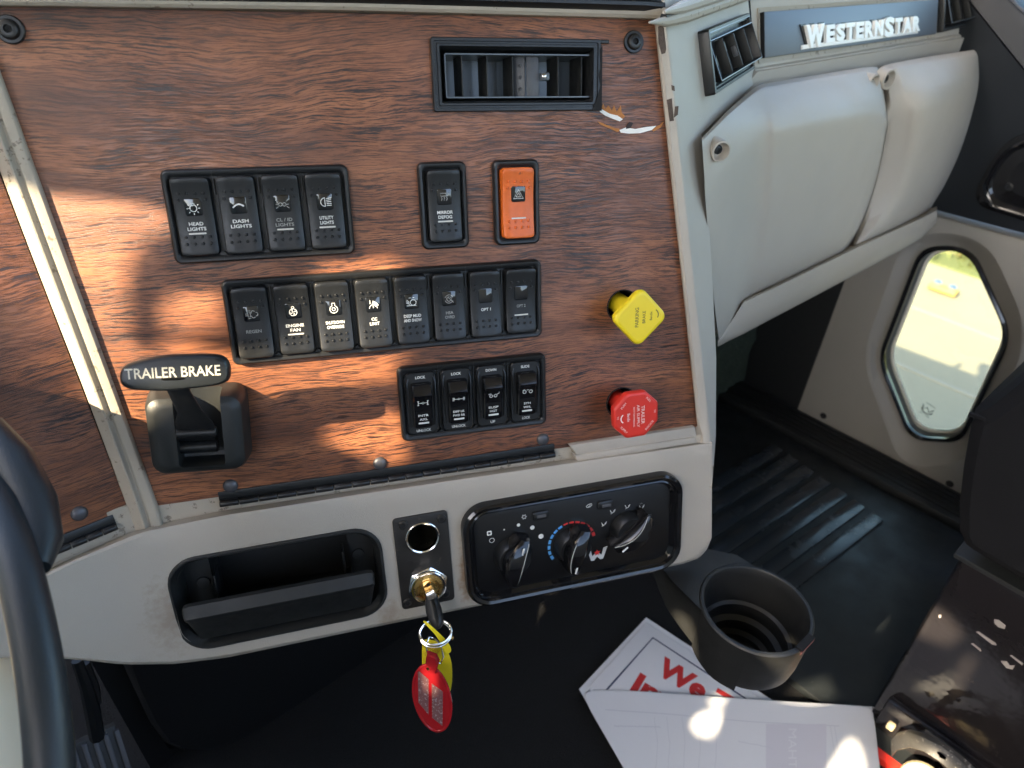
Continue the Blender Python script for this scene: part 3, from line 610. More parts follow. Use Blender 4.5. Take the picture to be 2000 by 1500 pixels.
rocker(b1, X0(4,1), ['DASH', 'LIGHTS'], 'dim', False, .0062, .0004, wd=[.0088, .0116], ty=-.0032)
rocker(b1, X0(4,2), ['CL / ID', 'LIGHTS'], 'markers', True, .0062, .0022, wd=[.0092, .0106], ic=False, wm=GREYP)
rocker(b1, X0(4,3), ['UTILITY', 'LIGHTS'], 'beam', True, .0062, .0022, wd=[.0082, .0080])
b2 = bank(-.18132, -.08720, 8, 'long black bank of eight rockers starting with REGEN, middle of the wood panel')
rocker(b2, X0(8,0), ['REGEN'], 'regen', False, .0062, -.0004, wd=[.0090], ty=-.0052, wm=GREYP)
rocker(b2, X0(8,1), ['ENGINE', 'FAN'], 'fan', True, .0062, .0022, wd=[.0108, .0062])
rocker(b2, X0(8,2), ['SHUTDOWN', 'OVERRIDE'], 'override', False, .0068, -.0012, wd=[.0116, .0106])
rocker(b2, X0(8,3), ['CC', 'LIMIT'], 'limit', False, .0068, -.0010, wd=[.0036, .0062])
rocker(b2, X0(8,4), ['DEEP MUD', 'AND SNOW'], 'traction', False, .0066, -.0010, wd=[.0112, .0116])
rocker(b2, X0(8,5), ['HSA', 'OVRD'], 'assist', False, .0064, -.0006, wd=[.0050, .0064], wm=GREYP, ic=False)
rocker(b2, X0(8,6), ['OPT 1'], None, False, .0064, -.0006, wd=[.0066], ty=-.0034)
rocker(b2, X0(8,7), ['OPT 2'], None, True, .0062, .0020, wd=[.0062], ty=-.0030, wm=GREYP)
b4 = bank(-.05772, -.15179, 1, 'single black MIRROR DEFOG rocker switch left of the orange one'); rocker(b4, 0, ['MIRROR', 'DEFOG'], 'heat', True, .0064, .0022, wd=[.0100, .0088], ic=False)
b5 = bank(-.00974, -.15157, 1, 'single bright orange hazard rocker switch with triangle symbol'); rocker(b5, 0, None, 'hazard', True, .0072, .0010, m=ORG)
# lower bank with framed paddle rockers
b3 = bank(-.08048, -.02147, 4, 'black bank of four paddle rockers marked LOCK, LOCK, DOWN and SLIDE along the top')
TOP = (('LOCK', .0068), ('LOCK', .0068), ('DOWN', .0074), ('SLIDE', .0062)); BOT = (('UNLOCK', .0100), ('UNLOCK', .0098), ('UP', .0034), ('LOCK', .0060))
MID = ((['INTR', 'AXL'], [.0070, .0056]), (['DIFF LK', 'FWD RR'], [.0080, .0082]), (['SUSP', 'HGT'], [.0072, .0052]), (['5TH', 'WHL'], [.0050, .0056])); IC3 = ('axle', 'diff', 'susp', 'wheel')
for k in range(4):
    cx = X0(4, k); fr = loft([(rrect(.0226, .0452, .0050, 6), .0012), (rrect(.0226, .0452, .0050, 6), .0042), (rrect(.0216, .0442, .0048, 6), .0050), (rrect(.0212, .0438, .0046, 6), .0048), (rrect(.0208, .0434, .0045, 6), .0043)])
    f = obj('rocker_frame', fr, b3, Matrix.Translation((cx, 0, 0)), BLK)
    g = bmesh.new()
    for s in (-1, 1): tube([(s*.0082, -.0165, .0044), (s*.0088, -.004, .0046), (s*.0090, .004, .0062), (s*.0096, .0155, .0054), (s*.0085, .0185, .0044)], .0007, 6, bm=g)
    obj('guard_rib', g, f, None, BLK)
    obj('position_legend', text_bm(TOP[k][0], .0019, TOP[k][1], 0, .0188, .00445, bold=.02), f, None, WHT); obj('position_legend', text_bm(BOT[k][0], .0019, BOT[k][1], 0, -.0196, .00445, bold=.02), f, None, WHT)
    rows = []; PR = ((-.0168, .0048), (-.0165, .0060), (-.0155, .0066), (-.011, .0074), (-.004, .0082), (.002, .0092), (.0058, .0108), (.0074, .0122), (.0086, .0126), (.0125, .0112), (.0150, .0098), (.0156, .0086), (.0158, .0048))
    for i, (y, z) in enumerate(PR):
        w2 = .0066 if 1 < i < len(PR)-2 else .0054; rows.append([(-w2-.0004, y, .004), (-w2, y, z-.0008), (-w2+.0008, y, z), (-w2*.4, y, z+.0001), (w2*.4, y, z+.0001), (w2-.0008, y, z), (w2, y, z-.0008), (w2+.0004, y, .004)])
    r = obj('rocker', loft(rows), b3, Matrix.Translation((cx, -.0004, 0)), BLKG)
    def zf(y): return pl(PR, y)
    def conf(bm):
        for v in bm.verts: v.co.z += zf(v.co.y)+.0002
        return bm
    obj('symbol', conf(strokes([[(x*.00135, y*.00135+.0026) for x, y in l] for l in I[IC3[k]]], .00045)), r, None, WHT)
    b = bmesh.new()
    for q, s in enumerate(MID[k][0]): text_bm(s, .0017, MID[k][1][q], 0, -.0070-.0029*q, 0, bold=.02, bm=b)
    obj('legend', conf(b), r, None, WHT)
    obj('indicator_bar', conf(flat([rrect(.0072, .0013, .0002, 2, 0, -.0128)], 0, .0001)), r, None, WHT)
# ------------------------------------------------------------------ air vents
def quad(F, pts, w_=0.0):
    q = [F.px(x, y, w_) for x, y in pts]; c = (q[0]+q[1]+q[2]+q[3])/4
    W = ((q[1]-q[0]).length+(q[2]-q[3]).length)/2; H = ((q[3]-q[0]).length+(q[2]-q[1]).length)/2
    d = (q[1]-q[0])+(q[2]-q[3]); return c.x, c.y, W, H, math.atan2(d.y, d.x)
EDGE = mat('vent_edge_plastic', (.10, .12, .14), .3)
cx, cy_, W, H, rt = quad(P, [(838, 71), (1176, 77), (1171, 215), (850, 219)], .003)
vt = thing('air_vent', 'wide black air vent with its right edge broken off, top of the wood panel', 'air vent', P.at(cx, cy_, 0, rt))
iW, iH = W-.012, H-.0125
obj('vent_frame', loft([(rrect(W, H, .0015, 3), 0), (rrect(W, H, .0015, 3), .0030), (rrect(W-.001, H-.001, .0012, 3), .0036), (rrect(W-.004, H-.004, .001, 3), .0036), (rrect(W-.0045, H-.0045, .001, 3), .0026), (rrect(W-.0065, H-.0065, .001, 3), .0026), (rrect(W-.0072, H-.0072, .001, 3), .0034), (rrect(iW+.002, iH+.003, .001, 3), .0034), (rrect(iW, iH, .0006, 3), .001), (rrect(iW-.003, iH-.002, .0006, 3), -.012), (rrect(iW-.003, iH-.002, .0006, 3), -.045)], False), vt, None, BLK)
obj('frame_stub', rbox(.006, .0022, .0034, .0004, W/2+.0022, H/2-.0012, .0017), vt, None, BLK)
obj('broken_edge', flat([[(W/2-.0062, -H/2-.0003), (W/2+.0006, -H/2-.0003), (W/2+.0004, H/2-.004), (W/2-.0012, H/2-.006), (W/2-.0005, .004), (W/2-.0018, 0), (W/2-.0004, -.006), (W/2-.002, -.012)]], .0030, .001), vt, None, VOID)
bx, by, bW, bH, br = quad(P, [(868, 103), (1166, 107), (1163, 191), (871, 191)], -.001); loc = Matrix.Translation((bx-cx, by-cy_, -.001))
bar = obj('louver_barrel', loft([(rrect(bW, bH, .001, 2), -.030), (rrect(bW, bH, .001, 2), 0), (rrect(bW-.0016, bH-.0016, .0006, 2), 0), (rrect(bW-.0018, bH-.0018, .0006, 2), -.004), (rrect(bW-.002, bH-.002, .0006, 2), -.030)], False), vt, loc, EDGE)
def bpx(x): return P.px(x, 150, -.002).x - bx
for x, tw in ((905, .10), (954, .10), (1004, .10), (1093, .12), (1139, .12)):
    obj('louver', rbox(.0009, bH-.0018, .017, .0003, 0, 0, -.0105), bar, Matrix.Translation((bpx(x), 0, -.001)) @ Matrix.Rotation(tw, 4, 'Y'), BLKM)
GP = mat('grey_flap', (.075, .078, .085), .4, bump=(800, .4, .0004))
obj('centre_flap', rbox(bpx(1056)-bpx(1032), bH-.0018, .0008, .0003, (bpx(1056)+bpx(1032))/2, 0, -.0055), bar, None, GP)
fl = obj('centre_flap', rbox(bpx(1032)-bpx(1006), bH-.0018, .0008, .0003), bar, Matrix.Translation(((bpx(1032)+bpx(1006))/2, 0, -.009)) @ Matrix.Rotation(rad(-28), 4, 'Y'), GP)
for k in (-.5, 0, .5): obj('stud', lathe([(.0012, 0), (.0010, .0006), (.0004, .0009)], 12), fl, Matrix.Translation((.0012, k*bH*.55, .0004)), GP)
obj('vane_knob', rbox(.0055, .0048, .006, .001, bpx(1066), 0, -.004), bar, None, EDGE); obj('vane_knob', lathe([(.0016, 0), (.0014, .0014), (.0005, .0018)], 14), bar, Matrix.Translation((bpx(1062), 0, -.001)), CHR)
cut(wslab, [(rbox(W-.008, H-.008, .03, 0), vt.matrix_world)] + [(lathe([(.0118, -.02), (.0118, .02)], 40), P.atpx(x, y)) for x, y in ((1216, 598), (1213, 786))])
obj('panel_backing', rbox(.25, .14, .004, 0, 0, 0, -.05), wood, Matrix.Translation(P.px(1150, 500)), VOID)
def small_vent(F, q, label, tip=True):
    cx, cy_, W, H, rt = quad(F, q, .004); t = thing('air_vent', label, 'air vent', F.at(cx, cy_, 0, rt))
    obj('vent_frame', loft([(rrect(W, H, .002, 3), -.001), (rrect(W, H, .002, 3), .006), (rrect(W-.0012, H-.0012, .0016, 3), .0072), (rrect(W-.005, H-.005, .001, 3), .0072), (rrect(W-.0062, H-.0062, .001, 3), .005), (rrect(W-.0085, H-.0085, .001, 3), .005), (rrect(W-.010, H-.010, .001, 3), .0008)], False), t, None, BLK)
    obj('vent_edge', loft([(rrect(W-.0045, H-.0045, .001, 3), .0073), (rrect(W-.0057, H-.0057, .001, 3), .0075)], False, False), t, None, EDGE)
    M = Matrix.Translation((0, -.001, .004)) @ Matrix.Rotation(rad(-12), 4, 'X') @ Matrix.Rotation(rad(-3), 4, 'Y'); w2, h2 = W-.0158, H-.0145
    b = obj('louver_barrel', loft([(rrect(w2-.004, h2-.004, .001, 2), -.004), (rrect(w2, h2, .001, 2), .0062), (rrect(w2-.0005, h2-.0005, .001, 2), .0066), (rrect(w2-.0018, h2-.0018, .0006, 2), .0064), (rrect(w2-.005, h2-.005, .0006, 2), -.004)], False), t, M, BLK); obj('barrel_rim', loft([(rrect(w2-.0004, h2-.0004, .001, 2), .0067), (rrect(w2-.0018, h2-.0018, .0006, 2), .0068)], False, False), b, None, EDGE); obj('barrel_back', rbox(w2-.004, h2-.004, .001, 0, 0, 0, -.0035), b, None, VOID)
    for k in (-.5, 0, .5): obj('louver', rbox(.0009, h2-.004, .008, .0002, k*w2*.5, 0, .003), b, None, BLKM)
    obj('vane_knob', rbox(.003, .008, .004, .001, 0, 0, .004), b, None, GP)
small_vent(FC, [(1370, 66), (1452, 32), (1471, 130), (1393, 180)], 'square black air vent left of the metal name plate')
small_vent(NP, [(1836, -62), (1908, -76), (1920, 40), (1843, 54)], 'black air vent cut off by the top of the frame, right of the name plate')
# ------------------------------------------------------------------ name plate
cx, cy_, W, H, rt = quad(NP, [(1490, 27), (1826, 2), (1835, 63), (1497, 109)], .004)
npt = thing('name_plate', 'blue grey metal plate reading WESTERN STAR in raised pale letters', 'name plate', NP.at(cx, cy_, 0, rt))
obj('plate_recess', loft([(rrect(W+.010, H+.008, .001, 2), -.001), (rrect(W+.010, H+.008, .001, 2), .0012), (rrect(W+.006, H+.0045, .001, 2), .0004)]), npt, None, CREAMD)
obj('plate', plate(rrect(W, H, .0006, 2), 0, .0042, .0006), npt, None, PLATE)
obj('plate_shade_strip', rbox(.0010, H, .0040, 0, -W/2-.0005, 0, .0020), npt, None, VOID)  # black strip standing in for shade on the plate's left side
def npl(x, y):
    p = NP.px(x, y, .006); q = Matrix.Rotation(-rt, 4, 'Z') @ (p-V3((cx, cy_, 0))); return q.x, q.y
L0 = npl(1568, 62); L1 = npl(1795, 34); lw = L1[0]-L0[0]; base_y = npl(1680, 74)[1]
SILV = LETTER; hgt = (npl(1575, 30)[1]-npl(1575, 84)[1])*.84; sm = hgt*.80
xs = [0]; wds = [.155, .078, .082, .082, .078, .088, .090, .105, .082, .098, .090]; tot = sum(wds)
x = L0[0]
for ch, wd_ in zip('WESTERNSTAR', wds):
    big = ch in 'W' or (ch == 'S' and x > L0[0]+lw*.5); hh = hgt if big else sm; ww = wd_/tot*lw
    yy = base_y + hh/2 - (.0008 if not big else .0030)
    obj('letter', text_bm(ch, hh, ww*.88, x+ww/2, yy, .0062, ext=.0022, bold=.045, bev=.0002), npt, None, SILV)
    obj('letter_backing', text_bm(ch, hh*1.12, ww*1.12, x+ww/2-.0008, yy+.0002, .0046, ext=.0008, bold=.08), npt, None, BLK); x += ww  # dark backing outline behind each raised letter
obj('underline', plate([(L0[0], base_y-.0036), (L1[0], base_y-.0030), (L1[0], base_y+.0002), (L0[0], base_y+.0002)], .004, .0060, .0004), npt, None, SILV)
# ------------------------------------------------------------------ trailer brake lever
cx, cy_, W, H, rt = quad(P, [(290, 768), (476, 762), (482, 905), (300, 920)], .012)
tb = thing('brake_lever', 'black T handle lever marked TRAILER BRAKE in a square housing', 'lever', P.at(cx, cy_, 0, rt))
def shear(z): return [(0, .0), ][0]
HSG = mat('lever_housing_plastic', (.015, .0165, .016), .45, bump=(1500, .3, .0003), speck=(700, .70, (.09, .085, .075)))
sl_w, sl_h = .0265, .036; sy = .0005; W2, H2 = W*.96, H*.94
hz = [(rrect(W2+.006, H2+.006, .008, 8), -.0005), (rrect(W2+.0058, H2+.0058, .008, 8), .004), (rrect(W2+.0036, H2+.0036, .008, 8), .016), (rrect(W2+.001, H2+.001, .008, 8), .0205), (rrect(W2-.0035, H2-.0035, .007, 8), .0226), (rrect(W2-.010, H2-.010, .006, 8), .0234)]
hs = obj('housing', loft(hz), tb, None, HSG)
cut(hs, [(rbox(sl_w, sl_h+.016, .030, .002, .0020, .006, .0215), tb.matrix_world)])
def tpx(x, y, w_): p = P.px(x, y, w_); return Matrix.Rotation(-rt, 4, 'Z') @ (p-V3((cx, cy_, 0)))
a = tpx(386, 862, .012); a2 = tpx(385, 842, .022); b1_ = tpx(372, 805, .038); c_ = tpx(350, 765, .052); d_ = tpx(340, 742, .060)
st = bmesh.new(); rows = []
for p, w_, t_ in ((a, .0225, .010), (a2, .0222, .010), (a2.lerp(b1_, .5), .020, .010), (b1_, .0135, .010), (c_, .0115, .009), (d_, .013, .009)):
    pts = rrect(w_, t_, .003, 4); Rm = Matrix.Rotation(rad(62), 3, 'X'); rows.append([(V3((q[0], q[1], 0)) @ Rm.inverted()*1)+p for q in pts])
obj('lever_arm', loft(rows), tb, None, BLKG if False else BLK)
pin = obj('pivot', lathe([(.0035, -.0118), (.0040, -.0112), (.0040, .0112), (.0035, .0118)], 20), tb, Matrix.Translation(a+V3((0, -.003, .001))) @ Matrix.Rotation(rad(90), 4, 'Y'), BLK)
obj('pivot', lathe([(.0028, -.0112), (.0032, -.0108), (.0032, .0108), (.0028, .0112)], 20), tb, Matrix.Translation(a2+V3((.0003, .0005, .0035))) @ Matrix.Rotation(rad(90), 4, 'Y'), BLK)
ax_, ay_, aW, aH, art = quad(P, [(240, 706), (432, 694), (446, 752), (240, 765)], .062)
hc = Matrix.Rotation(-rt, 4, 'Z') @ V3((ax_-cx, ay_-cy_, .062))
def tout(k, dx=0):                               # handle outline: a bar with blunt rounded ends, deeper at the left
    W_, H_ = aW*1.05*k if False else aW+.004-dx, aH+.002-dx
    return roundpoly([(-W_/2, -H_*.43), (-W_*.10, -H_*.55), (W_*.44, -H_*.42), (W_*.52, -H_*.18), (W_*.50, H_*.34), (W_*.38, H_*.52), (-W_*.1, H_*.53), (-W_*.42, H_*.34), (-W_*.51, H_*.10)], .008, 5)
hM = Matrix.Translation(hc) @ Matrix.Rotation(rad(-8), 4, 'X')
hd_ = obj('handle', loft([(tout(1, .005), -.0135), (tout(1, .0012), -.0105), (tout(1, 0), -.005), (tout(1, .0010), -.0016), (tout(1, .0032), -.0003), (tout(1, .006), 0)]), tb, hM, LEVER)
obj('legend', text_bm('TRAILER BRAKE', .0056, .0470, -.0006, .0008, .0003, rot=rad(.5), bold=.008), hd_, None, mat('cream_print', (.66, .62, .50), .5))
# ------------------------------------------------------------------ pull knobs
def knob(x, y, label, m, outline, kx, ky, kw, name, texts, rot):
    c = P.px(x, y); t = thing('pull_knob', label, 'knob', P.at(c.x, c.y)); 
    obj('grommet', loft([(circ(.0118, 40), -.002), (circ(.0122, 40), .0006), (circ(.0116, 40), .0012), (circ(.0112, 40), -.001), (circ(.0112, 40), -.035)], False, True), t, None, VOID)
    q = P.px(kx, ky, kw)-c; sx = q.x; sy_ = q.y
    rows = [[(V3((px_*s, py_*s, 0))+V3((sx*z/kw, sy_*z/kw, z)))[:] for px_, py_ in circ(1, 28)] for s, z in ((.0074, -.03), (.0074, .004), (.0080, .006), (.0078, kw-.016), (.0085, kw-.011), (.0110, kw-.0075), (.012, kw-.005))]
    obj('stem', loft(rows), t, None, m)
    k = obj('knob_head', loft([(outline(.0025), -.0075), (outline(.0006), -.006), (outline(0), -.0025), (outline(.0006), -.0008), (outline(.0018), 0), (outline(.0030), .0)]), t, Matrix.Translation((sx, sy_, kw)) @ Matrix.Rotation(rot, 4, 'Z'), m)
    for s, hh, ww, xx, yy, r_, tm in texts: obj('legend', text_bm(s, hh, ww, xx, yy, .00012, rot=r_, bold=.008), k, None, tm)
    return t, k
YP = mat('worn_dark_print', (.10, .08, .03), .6); RP = mat('worn_pale_print', (.85, .62, .56), .6)
def sq(s): return roundpoly([(a_*(.0150-s), b_*(.0150-s)) for a_, b_ in ((1,1),(-1,1),(-1,-1),(1,-1))], .0062-s*.5, 7)
r45 = rad(43)
_, yk = knob(1216, 598, 'yellow square pull knob marked PARKING BRAKE, above the red knob', YEL, sq, 1251, 621, .030, 'y',
   [('PARKING', .0026, .0135, -.0016, .0022, rad(90)-r45, YP), ('BRAKE', .0022, .0085, .0021, -.0014, rad(90)-r45, YP), ('Bendix', .0018, .0060, .0062, -.0046, rad(90)-r45, YP)], r45)
obj('swoosh', strokes([arc(.0075, -.0052, .004, -30-43, 60-43, 8)], .0006, .0001), yk, None, YP)
def octo(s): return roundpoly([(( .0188-s)*math.cos(rad(22.5+45*k)), (.0188-s)*math.sin(rad(22.5+45*k))) for k in range(8)], .0012, 2)
_, rk = knob(1213, 786, 'red octagonal pull knob marked TRAILER AIR SUPPLY, lowest on the wood panel', RED, octo, 1243, 811, .030, 'r',
   [('TRAILER', .0026, .0140, .0050, -.0004, rad(-90), RP), ('AIR SUPPLY', .0021, .0170, .0014, -.0008, rad(-90), RP), ('NOT FOR PARKING', .0013, .0150, -.0018, -.0010, rad(-90), RP), ('Bendix', .0022, .0062, -.0060, -.0010, rad(-90), mat('bright_pale_print', (.85, .72, .70), .5)),
    ('PUSH', .0016, .0052, -.0098, .0085, rad(50), RP), ('TO', .0014, .0024, -.0142, 0, rad(-90), RP), ('SUPPLY', .0016, .0072, -.0096, -.0098, rad(-48), RP), ('PULL', .0016, .0046, .0094, .0106, rad(-44), RP), ('TO', .0014, .0024, .0142, .0010, rad(-90), RP), ('EVACUATE', .0016, .0084, .0100, -.0092, rad(46), RP)], rad(2))
obj('swoosh', strokes([arc(-.0085, -.0012, .0034, 120, 240, 8)], .0008, .0001), rk, None, MATS['bright_pale_print'])
# ------------------------------------------------------------------ fascia: ashtray, key plate, heater controls
FW = .0102
def on_fascia(q): return quad(P, q, FW)
cx, cy_, W, H, rt = on_fascia([(325, 1098), (745, 1021), (757, 1196), (350, 1276)])
ash = thing('ashtray', 'black ashtray recess with its drawer tipped open, left of the key plate', 'ashtray', P.at(cx, cy_, FW, rt))
iw, ih = W-.010, H-.010
obj('ashtray_frame', loft([(rrect(W, H, .020, 8), -.0012), (rrect(W, H, .020, 8), .0012), (rrect(W-.0014, H-.0014, .0195, 8), .0020), (rrect(W-.0036, H-.0036, .019, 8), .0020), (rrect(W-.0050, H-.0050, .018, 8), .0006), (rrect(iw, ih, .017, 8), -.003), (rrect(iw-.002, ih-.002, .0165, 8), -.022), (rrect(iw-.03, ih-.004, .012, 8), -.0222), (rrect(iw-.036, ih-.012, .004, 8), -.0222), (rrect(iw-.037, ih-.013, .004, 8), -.05)], False), ash, None, BLKM)
cut(fascia, [(loft([(rrect(W-.004, H-.004, .019, 8), -.08), (rrect(W-.004, H-.004, .019, 8), .02)]), ash.matrix_world)])
# drawer front tipped out: wedge with bevelled top lip
dw = iw-.006; yb, yt = -ih/2+.0035, -.0010
rows = []
for x, e in ((-dw/2, .003), (-dw/2+.0012, .0008), (-dw/2+.004, 0), (dw/2-.004, 0), (dw/2-.0012, .0008), (dw/2, .003)):
    xb = x*(.93) ; rows.append([(xb, yb+e, -.004), (xb, yb+e*.5, .0005), (x*.99, -.006, .0115-e), (x, -.0040, .0135-e), (x, -.0015, .0145-e), (x, .0065-e, .0118), (x, .0070-e, .0085), (x, .0015, .006), (xb, -.012, -.006)])
obj('ashtray_drawer', loft(rows), ash, None, BLKM)
for s in (-1, 1):
    obj('drawer_rib', rbox(.0012, .018, .014, .0003, s*(iw/2-.0225), .0060, -.014), ash, None, BLK)
    obj('rivet', lathe([(.0045, 0), (.0042, .001), (.002, .0014)], 18), ash, Matrix.Translation((s*(iw/2-.012), .003, -.0215)), BLKM)
cx, cy_, W, H, rt = on_fascia([(768, 1012), (876, 995), (884, 1168), (783, 1190)])
kp = thing('key_plate', 'black metal plate holding the chrome power socket and the ignition lock', 'plate', P.at(cx, cy_, FW, rt))
def kpx(x, y, w_=FW+.002): p = P.px(x, y, w_); q = Matrix.Rotation(-rt, 4, 'Z') @ (p-V3((cx, cy_, 0))); return q.x, q.y
KPM = mat('worn_black_plate', (.020, .018, .016), .45, bump=(500, .3, .0003), rvar=(80, .12), speck=(140, .64, (.05, .04, .03)))
kpl = obj('plate_body', plate(rrect(W, H, .003, 5), 0, .0020, .0004), kp, None, KPM)
sx, sy_ = kpx(825, 1049); lx, ly = kpx(835, 1141)
cut(kpl, [(lathe([(.0110, -.01), (.0110, .02)], 40), kp.matrix_world @ Matrix.Translation((sx, sy_, 0)))])
so_ = obj('power_socket', loft([(circ(.0124, 40), .0018), (circ(.0123, 40), .0034), (circ(.0117, 40), .0038), (circ(.0108, 40), .0034), (circ(.0105, 40), .002), (circ(.0103, 40), -.006)], False, False), kp, Matrix.Translation((sx, sy_, 0)), CHR)
obj('socket_well', loft([(circ(.0104, 32), .001), (circ(.0100, 32), -.03)], False, True), so_, None, mat('dark_socket', (.02, .018, .012), .35, .4))
cut(fascia, [(lathe([(.0112, -.03), (.0112, .01)], 40), kp.matrix_world @ Matrix.Translation((sx, sy_, -.002)))])
lk = obj('ignition_lock', loft([(roundpoly(circ(.0155, 6, ph=.3), .002, 3), .0018), (roundpoly(circ(.0155, 6, ph=.3), .002, 3), .0040), (roundpoly(circ(.0138, 6, ph=.3), .004, 3), .0052)]), kp, Matrix.Translation((lx, ly, 0)), CHR)
obj('lock_ring', loft([(circ(.0132, 40), .005), (circ(.0132, 40), .0066), (circ(.0124, 40), .0072), (circ(.0112, 40), .0070), (circ(.0108, 40), .0060)]), lk, None, CHR)
obj('lock_face', lathe([(.0106, .0055), (.0104, .0066), (.0080, .0070), (.0077, .0064), (.0066, .0064), (.0063, .0072), (.002, .0073)], 40), lk, None, BRS)
obj('key_slot', rbox(.0022, .0080, .0004, 0, 0, 0, .0074), lk, None, VOID)
for x, y in ((787, 1025), (862, 1013), (796, 1176), (870, 1159)):
    u, v = kpx(x, y); s_ = obj('screw', lathe([(.0034, .0020), (.0033, .0028), (.0026, .0034), (.0018, .0034)], 18), kp, Matrix.Translation((u, v, 0)), KPM); obj('socket', lathe([(.0017, .0035), (.0016, .0037)], 6), s_, None, VOID)
cx, cy_, W, H, rt = on_fascia([(898, 988), (1324, 913), (1326, 1098), (910, 1183)])
hv = thing('heater_control', 'glossy black heater control panel with three rotary knobs', 'heater control', P.at(cx, cy_, FW, rt))
def hpx(x, y, w_=FW+.003): p = P.px(x, y, w_); q = Matrix.Rotation(-rt, 4, 'Z') @ (p-V3((cx, cy_, 0))); return q.x, q.y
obj('bezel', loft([(rrect(W, H, .019, 10), 0), (rrect(W, H, .019, 10), .0045), (rrect(W-.0012, H-.0012, .0185, 10), .0066), (rrect(W-.005, H-.005, .017, 10), .0078), (rrect(W-.009, H-.009, .016, 10), .0070), (rrect(W-.0115, H-.0115, .0145, 10), .0050), (rrect(W-.0135, H-.0135, .0140, 10), .0055), (rrect(W-.0155, H-.0155, .0130, 10), .0045), (rrect(W-.019, H-.019, .0110, 10), .0022)], True, False), hv, None, BLKG)
obj('face_plate', plate(rrect(W-.0188, H-.0188, .0110, 10), .0005, .0024, .0002), hv, None, mat('face_plate_black', (.006, .006, .007), .3, bump=(900, .1, .0002)))
def hvk(x, y, ang, bend):
    u, v = hpx(x, y, FW+.008); k = obj('knob', lathe([(.0148, .0024), (.0147, .0045), (.0135, .0075), (.0128, .0105), (.0118, .0118), (.006, .0112), (.002, .0110)], 48), hv, Matrix.Translation((u, v, 0)) @ Matrix.Rotation(ang, 4, 'Z'), BLK)
    rows = []
    for t in range(17):
        s = t/16*2-1; yy = s*.0185; w_ = .0062*(1-.42*s*s)+.0006; z = .0225-.0060*s*s-.0006*s; bx_ = bend*(s*s)*.004-bend*.002
        rows.append([(bx_-w_*1.25, yy, .004), (bx_-w_, yy, z-.003), (bx_-w_*.7, yy, z-.0006), (bx_, yy, z), (bx_+w_*.7, yy, z-.0006), (bx_+w_, yy, z-.003), (bx_+w_*1.25, yy, .004)])
    g = obj('knob_grip', loft(rows), k, None, BLKG)
    obj('pointer', rbox(.0013, .0066, .0006, .0001, bend*.0004, .0118, .0201), k, None, WHT); obj('grip_highlight', tube([(bend*(q*q)*.004-bend*.002+.72*(.0062*(1-.42*q*q)+.0006), q*.0170, .0221-.0060*q*q) for q in [i/8-1 for i in range(17)]], .00035, 6), k, None, mat('highlight_grey', (.45, .45, .42), .25)); return u, v  # pale grey tube stands in for the highlight along the grip
hvk(1004, 1090, rad(-18), 1); k2 = hvk(1122, 1070, rad(-196), -1); hvk(1232, 1037, rad(-232), 1)
def hprint(name, bm, m): return obj(name, bm, hv, None, m)
def S(x, y, name, lines, sc=.001, wd_=.0004, m=WHT, rot=0):
    u, v = hpx(x, y); c, s = math.cos(rot), math.sin(rot); hprint(name, strokes([[(u+(a*c-b*s)*sc, v+(a*s+b*c)*sc) for a, b in l] for l in lines], wd_, .0025), m)
for x, y, r in ((985, 1035, .0006), (1013, 1026, .0013), (1040, 1031, .0017), (1057, 1048, .0020)):
    u, v = hpx(x, y); hprint('fan_speed_dot', flat([circ(r, 20, u, v)], .0025, .0002), WHT)
fan_ic = [arc(.7*math.cos(rad(a))*1.0, .7*math.sin(rad(a)), .45, a-120, a+120, 6) for a in (45, 135, 225, 315)]
S(956, 1042, 'fan_symbol', fan_ic, .0016, .0009); S(961, 1056, 'off_symbol', [closed(arc(0, 0, 1.9, 0, 315, 7))], .001, .0004)
S(1024, 1010, 'snowflake_symbol', [closed([( (1.0 if k % 2 else 2.0)*math.cos(rad(30*k)), (1.0 if k % 2 else 2.0)*math.sin(rad(30*k))) for k in range(12)])], .001, .00045)
S(1151, 988, 'recirculation_symbol', [[(-2.4, -.4), (-1.2, .8), (.6, 1.2), (2.2, 1.2)], [(2.4, .4), (1.6, -.6), (-.8, -.8), (1.2, .4)], [(-2.4, -.4), (-1.6, -1.4), (1.2, -1.2)]], .001, .0004)
seatp = [[(-2, 1.6), (-1.4, .2), (-.6, -1.2), (-1.6, -1.6)], [(-.6, -1.0), (.8, -.6), (1.6, .6), (2, 1.8)], closed(arc(1.2, .4, .4, 0, 300, 6))]
for x, y in ((1180, 1024), (1197, 1000), (1226, 990), (1254, 991)): S(x, y, 'seat_symbol', seatp, .001, .0005)
S(1253, 986, 'defrost_symbol', [arc(0, 0, 1.2, 30, 150, 6)], .001, .0003, GREYP); S(1268, 1008, 'windscreen_symbol', [closed([(-2, 1), (2, 1), (1.4, -1.4), (-1.4, -1.4)]), arc(0, -.2, .8, 0, 180, 6)], .001, .00035, GREYP)
for x, y in ((1055, 1006), (1182, 985)):
    u, v = hpx(x, y); bt = obj('button', loft([(rrect(.0125, .0066, .0022, 5), .0020), (rrect(.0125, .0066, .0022, 5), .0040), (rrect(.0112, .0054, .0018, 5), .0044)]), hv, Matrix.Translation((u, v, 0)), BLK); obj('button_window', plate(rrect(.0072, .0026, .0005, 3, .0006, -.0004), .0040, .0047, .0002), bt, None, GP)
BLU = mat('blue_print', (.10, .36, .75), .5); RDP = mat('red_print', (.65, .04, .04), .5)
